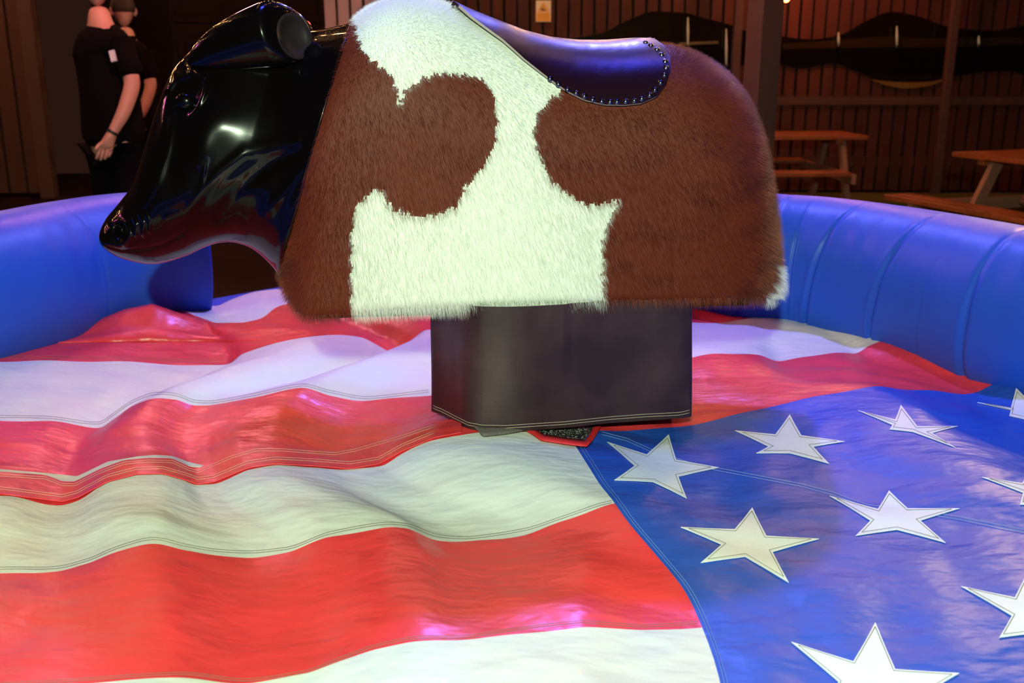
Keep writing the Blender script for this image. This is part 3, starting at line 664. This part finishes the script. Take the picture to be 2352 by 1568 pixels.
def s_at(P, L, px):
    best = min(range(len(P)), key=lambda i: abs(proj(Vector((P[i].x, P[i].y, RC+.1)))[0]-px) + (0 if P[i].y > 1.9 else 1e4)); return L*best/(len(P)-1)
cr = [(s_at(RP, RL, 1775), .009, .010, .05), (s_at(RP, RL, 1955), .008, .011, .07), (s_at(RP, RL, 2130), .008, .011, .07), (s_at(RP, RL, 2335), .008, .008, .02), (s_at(RP, RL, 1850), .010, .003, .03), (s_at(RP, RL, 2235), .012, .002, .05)]
RP, RL = path(right, 1000); LP2, LL2 = path(left, 700)
cr = [(c[0],)+c[1:] for c in cr]
rim('rim_tube', RP, RL, cr, 0)
rim('rim_tube', LP2, LL2, [(s_at(LP2, LL2, 130), .008, .0025, .02), (s_at(LP2, LL2, 10), .02, .002, .02)], 2)
# base drum under the cover
bp_ = [at_z(438, 689, .50), at_z(662, 650, .50), Vector((-.3, 4.30, 0)), Vector((.4, 4.18, 0)), Vector((1.05, 3.66, 0)), Vector((1.5, 3.0, 0)), Vector((1.8, 2.3, 0)), Vector((1.82, 1.6, 0)), Vector((1.5, .75, 0)), Vector((.8, .3, 0)), Vector((-.8, .3, 0)), Vector((-1.5, .75, 0)), Vector((-1.86, 1.6, 0)), Vector((-1.86, 2.3, 0)), Vector((-1.72, 3.0, 0)), Vector((-1.52, 3.5, 0))]
prism('base', [(p.x, p.y) for p in bp_], 0.004, .495, M['tube_blue'], t_bed, .02)

# ================================================================== MECHANICAL BULL
PSI = math.radians(7.5); BO = Vector((.10, 2.46, 0)); AX = Vector((math.cos(PSI), math.sin(PSI), 0)); NN = Vector((math.sin(PSI), -math.cos(PSI), 0))
def bp(px, py, y=0): return at_plane(px, py, BO + NN*y, NN)          # world point on the plane y in front of the spine
def loc(p): d = p-BO; return d.dot(AX), d.dot(NN), p.z
def wl(s, y, z): return BO + AX*s + NN*y + Vector((0, 0, z))
t_bull = thing('mechanical_bull', 'mechanical bull in brown and white cow hide with a glossy black head', 'mechanical bull', (.15, 2.45, .5))
HW = .235
# stations: top px, bottom px, half width, half width at the bottom
BS = [((815,46),(640,622),.205,.10),((822,36),(647,650),.212,.13),((835,26),(656,678),.218,.16),((852,14),(672,706),.222,.19),((872,5),(692,727),.226,.21),((900,-3),(735,729),.230,.225),
      ((935,-7),(800,722),.234,.23),((975,-3),(870,716),.235,.232),((1010,5),(930,712),.235,.232),((1040,17),(985,708),.235,.232),((1085,37),(1050,706),.235,.232),((1140,58),(1120,703),.235,.232),
      ((1200,80),(1190,701),.235,.232),((1265,95),(1260,699),.235,.232),((1330,102),(1325,697),.235,.232),((1400,103),(1395,695),.235,.232),((1470,100),(1465,693),.235,.232),((1530,102),(1525,692),.235,.232),
      ((1580,117),(1575,691),.235,.232),((1625,142),(1620,690),.232,.230),((1660,172),(1655,690),.226,.226),((1688,210),(1685,690),.218,.218),((1710,258),(1708,690),.206,.208),((1728,315),(1726,690),.190,.193),
      ((1742,375),(1740,689),.170,.176),((1755,440),(1752,688),.146,.152),((1766,510),(1763,686),.116,.124),((1777,580),(1773,684),.080,.09),((1786,625),(1781,682),.048,.055),((1793,660),(1788,678),.016,.02)]
def station(T, B, hw, hwb, nrows, n=2.3, v1max=.62):
    t = Vector(T); L = None
    out = []
    b = Vector(B)
    Ls = (b-t).length; R = min(.30, Ls*.85); v1 = R/Ls
    m = nrows
    for k in range(m+1):
        a = k/m
        if a <= .62:
            q = (a/.62)*math.pi/2; y = hw*abs(math.sin(q))**(2/n); v = v1*(1-abs(math.cos(q))**(2/n))
        elif a <= .93:
            f = (a-.62)/.31; v = v1 + (1-v1-.035)*f; y = hw + (hwb-hw)*f**1.6
        else:
            f = (a-.93)/.07; th = f*math.pi/2; v = 1-.035 + .035*math.sin(th); y = hwb - .022*(1-math.cos(th))
        out.append((t.lerp(b, v), y))
    return out
st = []
for T, B, hw, hwb in BS:
    tl = bp(*T, 0); bl = bp(*B, hwb); s_, y_, z_ = loc(bl); bl = wl(s_, 0, z_); st.append((tuple(tl), tuple(bl), hw, hwb))
NR, NS = 170, 400
arr = np.array([list(a)+list(b)+[c, d] for a, b, c, d in st])
L_ = [0] + list(np.cumsum([max(np.linalg.norm(arr[i+1, :3]-arr[i, :3]), np.linalg.norm(arr[i+1, 3:6]-arr[i, 3:6])) for i in range(len(arr)-1)]))
SV = []; side = []
ncol = 2*NR+1
for i in range(NS+1):
    a = hermite_c(L_, arr, L_[-1]*i/NS)
    ring = station(a[:3], a[3:6], a[6], a[7], NR)
    near = [p + NN*y for p, y in ring]; far = [p - NN*y for p, y in ring[1:]]
    SV += far[::-1] + near
BF = []; BI = []
W1 = [(812,40),(830,112),(868,150),(900,178),(912,205),(917,243),(932,205),(968,182),(1010,168),(1060,172),(1105,180),(1130,212),(1142,260),(1139,318),(1124,360),(1098,398),(1068,432),(1050,472),(1018,490),(965,499),(915,486),(886,462),(866,425),(852,442),(820,472),(808,520),(806,600),(808,680),(803,760),(600,760),(600,60)]
W2 = [(1310,200),(1270,222),(1238,252),(1226,300),(1234,350),(1265,412),(1290,440),(1318,452),(1347,472),(1390,468),(1425,456),(1414,482),(1398,512),(1382,560),(1386,620),(1388,760),(1758,760),(1750,694),(1778,655),(1786,612),(1802,560),(1850,300),(1700,60),(1480,60)]
def wob(x, y): return 3.2*math.sin(x*.21+math.sin(y*.13)*2)+2.4*math.sin(y*.33+x*.11), 3.0*math.sin(x*.27+y*.05)+2.2*math.sin(x*.71-y*.2)
def hide_brown(p):
    s_, y_, z_ = loc(p); q = wl(s_, abs(y_), z_); x, y = proj(q); dx, dy = wob(x, y); return poly_in(x+dx, y+dy, W1) or poly_in(x+dx, y+dy, W2)
SVv = [Vector(v) for v in SV]
for i in range(NS):
    for k in range(ncol-1):
        f = (i*ncol+k, i*ncol+k+1, (i+1)*ncol+k+1, (i+1)*ncol+k); BF.append(f)
        BI.append(1 if hide_brown((SVv[f[0]]+SVv[f[2]])/2) else 0)
# underside
for i in range(NS):
    BF.append((i*ncol, (i+1)*ncol, (i+1)*ncol+ncol-1, i*ncol+ncol-1)); BI.append(2)
BF.append(tuple(range(NS*ncol, NS*ncol+ncol))); BI.append(1)
body = obj('body', SVv, BF, [M['white_hide'], M['brown_hide'], M['black'], M['white_hair'], M['brown_hair']], t_bull, True, BI)
bm = bmesh.new(); bm.from_mesh(body.data); bmesh.ops.recalc_face_normals(bm, faces=bm.faces); bm.to_mesh(body.data)
bm.free()
bodybvh = BVHTree.FromPolygons(SVv, BF)
# fur
vgw = body.vertex_groups.new(name='white'); vgb = body.vertex_groups.new(name='brown')
wv = np.zeros(len(SVv)); bv = np.zeros(len(SVv))
SAD = [(1034,14),(1075,50),(1110,75),(1150,103),(1200,146),(1240,176),(1272,199),(1300,217),(1340,236),(1385,246),(1430,247),(1470,243),(1505,228),(1525,203),(1537,168),(1535,140),(1520,116),(1497,99)]
SADt = SAD + [(1497, -40), (1034, -40)]
def in_saddle(p):
    s_, y_, z_ = loc(p); x, y = proj(wl(s_, abs(y_), z_)); return poly_in(x, y-3, SADt)
for fi, f in enumerate(BF[:NS*(ncol-1)]):
    c = (SVv[f[0]]+SVv[f[2]])/2
    if in_saddle(c): continue
    for v in f: (bv if BI[fi] == 1 else wv)[v] = 1
for v in np.nonzero(wv)[0]: vgw.add([int(v)], 1.0, 'REPLACE')
for v in np.nonzero(bv)[0]: vgb.add([int(v)], 1.0, 'REPLACE')
def fur(vg, count, length, slot, seed):
    md = body.modifiers.new('fur_'+vg, 'PARTICLE_SYSTEM'); ps = body.particle_systems[-1]; ps.seed = seed; s = ps.settings
    s.type = 'HAIR'; s.count = count; s.hair_length = 1.0; s.use_advanced_hair = True; s.hair_step = 3; s.render_step = 3; s.display_step = 3
    s.emit_from = 'FACE'; s.use_emit_random = True; s.distribution = 'RAND' if hasattr(s, 'distribution') else s.distribution
    q = length*.165; s.normal_factor = .13*q; s.object_align_factor = (.25*q*math.cos(PSI), .25*q*math.sin(PSI), -1.0*q); s.factor_random = .22*q
    s.length_random = .5; s.material = slot; s.root_radius = .5; s.tip_radius = .05; s.radius_scale = .0008
    s.roughness_1 = .0; s.roughness_2 = .012; s.roughness_2_size = 1; s.roughness_endpoint = .006; s.use_hair_bspline = False
    ps.vertex_group_density = vg
    s.hair_length = length
FUR = True
if FUR:
    fur('white', 110000, .022, 4, 1); fur('brown', 150000, .019, 5, 2)

# added black board that paints the shadow band under the hide
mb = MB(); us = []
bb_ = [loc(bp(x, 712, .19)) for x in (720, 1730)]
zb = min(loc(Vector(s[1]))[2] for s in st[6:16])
mb.box((wl((bb_[0][0]+bb_[1][0])/2, 0, zb-.008)), (bb_[1][0]-bb_[0][0]-.02, .38, .020), PSI); mb.build('shadow_board', M['black'], t_bull, bevel=.004)
# steel column under the skirt
mb = MB(); c0 = Vector((.13, 2.52, 0)); mb.tube([c0 + Vector((0, 0, .50)), c0 + Vector((0, 0, .60)), c0 + Vector((0, 0, .9))], [.13, .09, .09], 24); mb.build('column', M['steel'], t_bull, True)

# ---- head
HS = [((818,47),(645,626),.200),((812,50),(640,622),.200),((790,56),(628,607),.192),((760,63),(610,590),.182),((730,69),(590,574),.172),((700,71),(570,563),.164),((670,66),(550,557),.160),((640,56),(530,554),.158),((600,46),(505,556),.156),((560,46),(480,563),.155),
      ((515,62),(455,574),.154),((480,85),(435,584),.152),((450,106),(415,591),.150),((425,130),(400,596),.147),((400,160),(385,600),.143),((385,190),(375,602),.139),((372,225),(366,604),.134),((358,265),(355,604),.128),((346,305),(342,604),.122),
      ((333,350),(328,602),.115),((318,395),(313,599),.108),((302,430),(298,595),.102),((283,455),(283,590),.097),((265,477),(270,583),.091),((252,492),(258,574),.083),((243,506),(249,563),.070),((237,518),(242,552),.050),((234,528),(237,543),.025),((233,533),(235,537),.005)]
arr = []
for T, B, hw in HS: arr.append(list(bp(*T, 0)) + list(bp(*B, 0)) + [hw])
arr = np.array(arr)
Lh = [0] + list(np.cumsum([np.linalg.norm(arr[i+1, :3]-arr[i, :3])*.5+np.linalg.norm(arr[i+1, 3:6]-arr[i, 3:6])*.5 + .002 for i in range(len(arr)-1)]))
NHS, NHR = 230, 200; HV = []
def seg_d(x, y, a, b):
    vx, vy = b[0]-a[0], b[1]-a[1]; t = max(0, min(1, ((x-a[0])*vx+(y-a[1])*vy)/(vx*vx+vy*vy))); return math.hypot(x-a[0]-t*vx, y-a[1]-t*vy)
def pl_d(x, y, pl): return min(seg_d(x, y, a, b) for a, b in zip(pl, pl[1:]))
GAU = [(425,235,30,36,-.040),(428,233,14,13,.032),(490,280,55,50,.016),(468,338,26,40,.010),(430,462,46,34,.004),(600,400,48,60,-.008),(560,200,70,60,-.006),(655,400,26,110,-.010),(275,533,13,17,-.055),(330,560,40,18,-.006),(395,395,24,60,-.008),(560,480,44,36,-.006),(690,200,50,90,.006),(505,125,60,16,-.012)]
RID = [([(385,205),(405,178),(440,168),(468,182),(470,210),(456,240),(440,262)],8,.018),([(470,250),(450,262),(425,262)],5,.005),
       ([(680,325),(620,338),(560,352),(505,395),(465,440),(430,488),(385,505)],12,.010),([(690,350),(640,368),(590,400),(540,440),(505,500)],16,-.012),
       ([(740,290),(705,360),(660,430),(620,480)],12,.007),([(258,510),(272,506),(290,515),(298,540),(285,560)],6,.012),([(303,492),(314,515),(312,540)],4,.010),([(318,488),(331,512),(329,540)],4,.010),([(334,490),(345,512),(343,532)],4,.008),
       ([(246,566),(280,575),(330,572),(375,562),(420,535)],4,-.006),([(400,240),(392,300),(385,350),(360,420),(330,470)],8,.006),([(455,375),(470,385),(465,420)],5,.004),([(430,144),(520,148),(640,152),(690,140)],6,-.008)]
def hdisp(x, y):
    d = 0
    for (cx, cy, sx, sy_, a) in GAU: d += a*math.exp(-((x-cx)/sx)**2-((y-cy)/sy_)**2)
    for pl, sg, a in RID:
        dd = pl_d(x, y, pl)
        if dd < 3*sg: d += a*math.exp(-(dd/sg)**2)
    return d
for i in range(NHS+1):
    a = hermite_c(Lh, arr, Lh[-1]*i/NHS); T = Vector(a[:3]); B = Vector(a[3:6]); hw = a[6]; c = (T+B)/2; h = (T-B)/2
    for k in range(NHR):
        ph = 2*math.pi*k/NHR; cz = math.cos(ph); sy2 = math.sin(ph); n = 2.35
        v = math.copysign(abs(cz)**(2/n), cz); y = math.copysign(abs(sy2)**(2/n), sy2)
        tt = min(1, max(0, (i/NHS-.02)*5)); wf = (1.0 - tt*(.30*max(0, v+.45)**1.4*.9 + .55*max(0, -v-.35)**1.6)) * (1+.06*tt)
        p = c + h*v; q = p + NN*(abs(y)*hw*wf); X, Y = proj(q); d = .6*hdisp(X, Y)*min(1, abs(y)*1.6)
        HV.append(p + NN*(math.copysign(abs(y)*hw*wf + d*(abs(y)**.5), y)))
HF = [(i*NHR+k, i*NHR+(k+1) % NHR, (i+1)*NHR+(k+1) % NHR, (i+1)*NHR+k) for i in range(NHS) for k in range(NHR)]
HF += [tuple(range(NHR))[::-1], tuple(NHS*NHR+k for k in range(NHR))]
mb = MB(); mb.add(HV, HF); head = mb.build('head', M['black_gloss'], t_bull, True)
headbvh = BVHTree.FromPolygons([Vector(v) for v in HV], HF)
# eyes, nostrils
for s in (1, -1):
    c, n_, _, _ = headbvh.ray_cast(Vector((0, 0, H)), ray(424, 234)); s_, y_, z_ = loc(c)
    mb = MB(); mb.sphere(wl(s_, s*(y_-.004), z_), (.022, .014, .019), 20); mb.build('eye', M['black_gloss'], head, True)
# ears: stub lobes folded back with a hollow blunt end
for s in (1, -1):
    cl = [(432,146,.060,.004),(448,138,.066,.022),(475,126,.074,.036),(515,110,.084,.048),(560,96,.094,.057),(605,84,.102,.064),(630,78,.104,.066),(652,76,.106,.063),(668,79,.107,.056),(677,83,.107,.047)]
    P = []
    for (x, y, yy, r) in cl: P.append(list(bp(x, y, yy) if s > 0 else wl(*[(lambda q: (q[0], -yy, q[2]))(loc(bp(x, y, yy)))][0])) + [r])
    P = np.array(P); us = [0] + list(np.cumsum(np.linalg.norm(P[1:, :3]-P[:-1, :3], axis=1))); V = []; n = 60; m_ = 48
    D = (Vector(P[-1, :3])-Vector(P[0, :3])).normalized()
    for i in range(n+1):
        q = hermite_c(us, P, us[-1]*i/n); c = Vector(q[:3]); r = max(q[3], .001); tilt = max(0, (i/n-.72)/.28)
        for k in range(m_):
            a = 2*math.pi*k/m_; upv = NN.cross(D)
            if upv.z < 0: upv = -upv
            V.append(c + upv*math.sin(a)*r*1.08 + NN*s*math.cos(a)*r*.86 - D*math.cos(a)*r*.75*tilt)
    F = [(i*m_+k, (i+1)*m_+k, (i+1)*m_+(k+1) % m_, i*m_+(k+1) % m_) for i in range(n) for k in range(m_)] + [tuple(range(m_))[::-1]]
    mb = MB(); mb.add(V, F)
    # hollow
    last = V[-m_:]; c = sum(last, Vector())/m_; rings = [last]
    for (f, dpt) in ((.90, .000), (.76, -.006), (.45, -.014), (.15, -.017)):
        rings.append([c + (v-c)*f + (D+NN*s*.6).normalized()*dpt for v in last])
    VV = [v for r_ in rings for v in r_]; F2 = [(i*m_+k, (i+1)*m_+k, (i+1)*m_+(k+1) % m_, i*m_+(k+1) % m_) for i in range(4) for k in range(m_)] + [tuple(4*m_+k for k in range(m_))]
    mb.add(VV, F2, 1); ear = mb.build('ear', [M['black_gloss'], M['ear_inner']], t_bull, True)
# neck seam piping
seam = [SVv[k] for k in range(0, ncol, 2)]
mb = MB(); mb.tube([p - AX*.003 for p in seam], .0035, 6); mb.build('neck_piping', M['black_gloss'], t_bull, True)

# ---- saddle
def body_hit(px, py):
    h, n, i, d = bodybvh.ray_cast(Vector((0, 0, H)), ray(px, py)); return h, n
nI, nJ = 110, 26
topc = [(T[0], T[1]) for T, B, a, b in BS]
def spine(px):
    for (x, y) in ():
        pass
    xs = [t_[0] for t_ in topc]; return bp(px, float(np.interp(px, xs, [t_[1] for t_ in topc])), 0)
low = SAD[:15]; upb = [(1537,168),(1535,140),(1520,116),(1497,99)]
# lower outline by arc length; each column joins a point of the outline with a spine point
outl = densify(SAD, 4); Ls = [0] + list(np.cumsum([math.hypot(a[0]-b[0], a[1]-b[1]) for a, b in zip(outl, outl[1:])]))
def out_at(f):
    s_ = f*Ls[-1]; return float(np.interp(s_, Ls, [p[0] for p in outl])), float(np.interp(s_, Ls, [p[1] for p in outl]))
SG = []; edge_pts = []
cN = Vector(body_hit(1200, 400)[0]); 
for i in range(nI+1):
    f = i/nI; ox, oy = out_at(f); sx = 1036 + (1495-1036)*f**1.05
    sx = max(1036, min(1495, sx)); tp = spine(sx); tx, ty = proj(tp); col = []
    for j in range(nJ+1):
        g = j/nJ; x = tx+(ox-tx)*g; y = ty+(oy-ty)*g
        if j == 0: col.append((tp, Vector((0, 0, 1)))); continue
        yy = max(y, float(np.interp(x, [t_[0] for t_ in topc], [t_[1] for t_ in topc])) + 2.5)
        h, n = body_hit(x, yy)
        if h is None: h, n = tp, Vector((0, 0, 1))
        if n.dot(NN) < 0 and n.z < 0: n = -n
        if (h - wl(0.3, 0, 1.15)).dot(n) < 0: n = -n
        col.append((h, n))
    # smooth the first steps over the spine
    SG.append(col)
V = []
for col in SG:
    half = [p + n*.010 for p, n in col]
    mir = []
    for (p, n) in col[1:]:
        s_, y_, z_ = loc(p + n*.010); mir.append(wl(s_, -y_, z_))
    V += mir[::-1] + half
nc = 2*nJ+1
F = [(i*nc+k, i*nc+k+1, (i+1)*nc+k+1, (i+1)*nc+k) for i in range(nI) for k in range(nc-1)]
mb = MB(); mb.add(V, F); saddle = mb.build('saddle', [M['saddle'], M['saddle_edge']], t_bull, True)
bm = bmesh.new(); bm.from_mesh(saddle.data)
for _ in range(4): bmesh.ops.smooth_vert(bm, verts=[v for v in bm.verts if not v.is_boundary], factor=.5, use_axis_x=True, use_axis_y=True, use_axis_z=True)
bmesh.ops.recalc_face_normals(bm, faces=bm.faces)
if sum(f.normal.z for f in bm.faces) < 0: bmesh.ops.reverse_faces(bm, faces=bm.faces)
bm.to_mesh(saddle.data); bm.free()
so = saddle.modifiers.new('thick', 'SOLIDIFY'); so.thickness = .006; so.offset = 1; so.material_offset_rim = 1; split(saddle)
sadbvh = BVHTree.FromPolygons([v.co.copy() for v in saddle.data.vertices], [tuple(p.vertices) for p in saddle.data.polygons])
# studs along the edge, inset; both flaps
STUD = [(1042,24),(1056,37),(1072,47),(1088,57),(1103,67),(1117,76),(1131,87),(1149,101),(1168,115),(1184,128),(1205,142),(1224,157),(1243,171),(1262,183),(1281,195),(1302,207),(1322,215),(1341,222),(1360,230),(1381,234),(1400,235),(1416,235),(1436,234),(1456,232),(1473,228),(1491,220),(1503,208),(1516,192),(1525,175),(1529,158),(1527,144),(1519,129),(1508,117),(1494,108),(1482,102)]
sm = MB(); sm.sphere((0, 0, 0), (.0052, .0052, .0036), 14); sm.tube([(0, 0, -.002), (0, 0, .0006)], .0066, 14)
first = None
for (x, y) in STUD:
    h, n, _, _ = sadbvh.ray_cast(Vector((0, 0, H)), ray(x, y+1))
    if h is None: continue
    if n.dot(Vector((0, 0, H))-h) < 0: n = -n
    p = h + n*.0068
    if first is None:
        first = sm.build('stud', M['stud'], saddle, True); o = first
    else: o = first.copy(); COL.objects.link(o)
    o.location = p; o.rotation_euler = n.to_track_quat('Z', 'Y').to_euler()
    s_, y_, z_ = loc(p)
    if y_ > .03:
        o2 = first.copy(); COL.objects.link(o2); o2.location = wl(s_, -y_, z_); n2 = n - 2*n.dot(NN)*NN; o2.rotation_euler = n2.to_track_quat('Z', 'Y').to_euler()

# ---- leather skirt round the column
def zq(px, py, z): p = at_z(px, py, z); return (p.x, p.y)
ZK = .575
bot_px = [(990, 945), (1012, 953), (1045, 970), (1075, 985), (1108, 991), (1160, 992), (1300, 983), (1400, 972), (1480, 966), (1560, 962), (1588, 956)]
Bp = [at_z(x, y, ZK) for x, y in bot_px]
def topof(p, k): return None
back = [Vector((.455, 2.55, 0)), Vector((.42, 2.78, 0)), Vector((.1, 2.80, 0)), Vector((-.18, 2.70, 0))]
loop = [Vector((p.x, p.y, p.z)) for p in Bp] + [Vector((p.x, p.y, ZK)) for p in back]
cen = Vector((.12, 2.5, 0)); ZT = zb + .012
Lp = [0] + list(np.cumsum([(loop[(i+1) % len(loop)]-loop[i]).length for i in range(len(loop))]))
clp = [tuple(p) for p in loop] + [tuple(loop[0])]
NK, NV = 220, 34; V = []
for i in range(NK):
    p = Vector(tuple(hermite(Lp, clp, Lp[-1]*i/NK)))
    px_b = proj(p)[0]
    for k in range(NV+1):
        f = k/NV; z = p.z + (ZT-p.z)*f; q = Vector((p.x, p.y, 0)); pull = (cen-q)
        sh = .035*f if px_b > 1300 else .012*f
        q = q + pull*sh; q.x += .0025*math.sin(p.x*30+f*3)*(1-f); q.y += (.004*math.sin(p.x*19) + .006*math.exp(-((px_b-1400)/60)**2))*(1-f)
        V.append(Vector((q.x, q.y, z)))
F = [(i*(NV+1)+k, ((i+1) % NK)*(NV+1)+k, ((i+1) % NK)*(NV+1)+k+1, i*(NV+1)+k+1) for i in range(NK) for k in range(NV)]
mb = MB(); mb.add(V, F); skirt = mb.build('leather_skirt', M['skirt'], t_bull, True)
so = skirt.modifiers.new('thick', 'SOLIDIFY'); so.thickness = .004; so.offset = -1; split(skirt)
skbvh = BVHTree.FromPolygons([v.co.copy() for v in skirt.data.vertices], [tuple(p.vertices) for p in skirt.data.polygons])
def on_skirt(x, y):
    h, n, _, _ = skbvh.ray_cast(Vector((0, 0, H)), ray(x, y))
    if h is None: return None
    return h + (Vector((0, 0, H))-h).normalized()*.0006
for dy in (-9, -15):
    mb = MB(); mb.tube([q for q in (on_skirt(x + (4 if x < 1000 else -3 if x > 1580 else 0), y+dy) for x, y in densify(bot_px, 8)) if q], .0006, 4); mb.build('stitching', M['thread_pale'], skirt, True)
# grainy tongue hanging out at the near corner
tp_ = [(1085, 984), (1110, 988), (1160, 989), (1240, 984), (1300, 976)]; bt_ = [(1095, 992), (1112, 1007), (1160, 1002), (1210, 993), (1290, 981)]
zt = lambda f: .573-.012*math.sin(math.pi*f)
V = []; n = 40
for i in range(n+1):
    f = i/n; a = hermite(range(5), tp_, 4*f); b = hermite(range(5), bt_, 4*f); Y0 = at_z(a[0], a[1], .575).y + .004
    for q in range(4):
        g = q/3; V.append(on_cloth(a[0]+(b[0]-a[0])*g, a[1]+(b[1]-a[1])*g, .010 - .003*g))
F = [(i*4+q, i*4+q+1, (i+1)*4+q+1, (i+1)*4+q) for i in range(n) for q in range(3)]
o = obj('inner_flap', V, F, M['suede'], t_bull, True); s = o.modifiers.new('thick', 'SOLIDIFY'); s.thickness = .003; s.offset = 0
# strap end at the right of the skirt
mb = MB(); a = bp(1569, 716, .10); b = bp(1568, 745, .10); mb.beam(b, a, .012, .03, up=NN); mb.build('strap', M['skirt'], t_bull, bevel=.002)
# group phrases for the repeated things
for kind, g in (('festoon_string', 'warm festoon strings overhead'), ('picnic_table', 'picnic tables by the fence'), ('mirror_glint', 'slim tubes built as glints on the wavy mirrors'),
                ('wavy_mirror', 'wavy black mirrors on the fence'), ('fence_post', 'slim posts before the fence')):
    for o in S.objects:
        if o.parent is None and o.name.split('.')[0] == kind: o['group'] = g
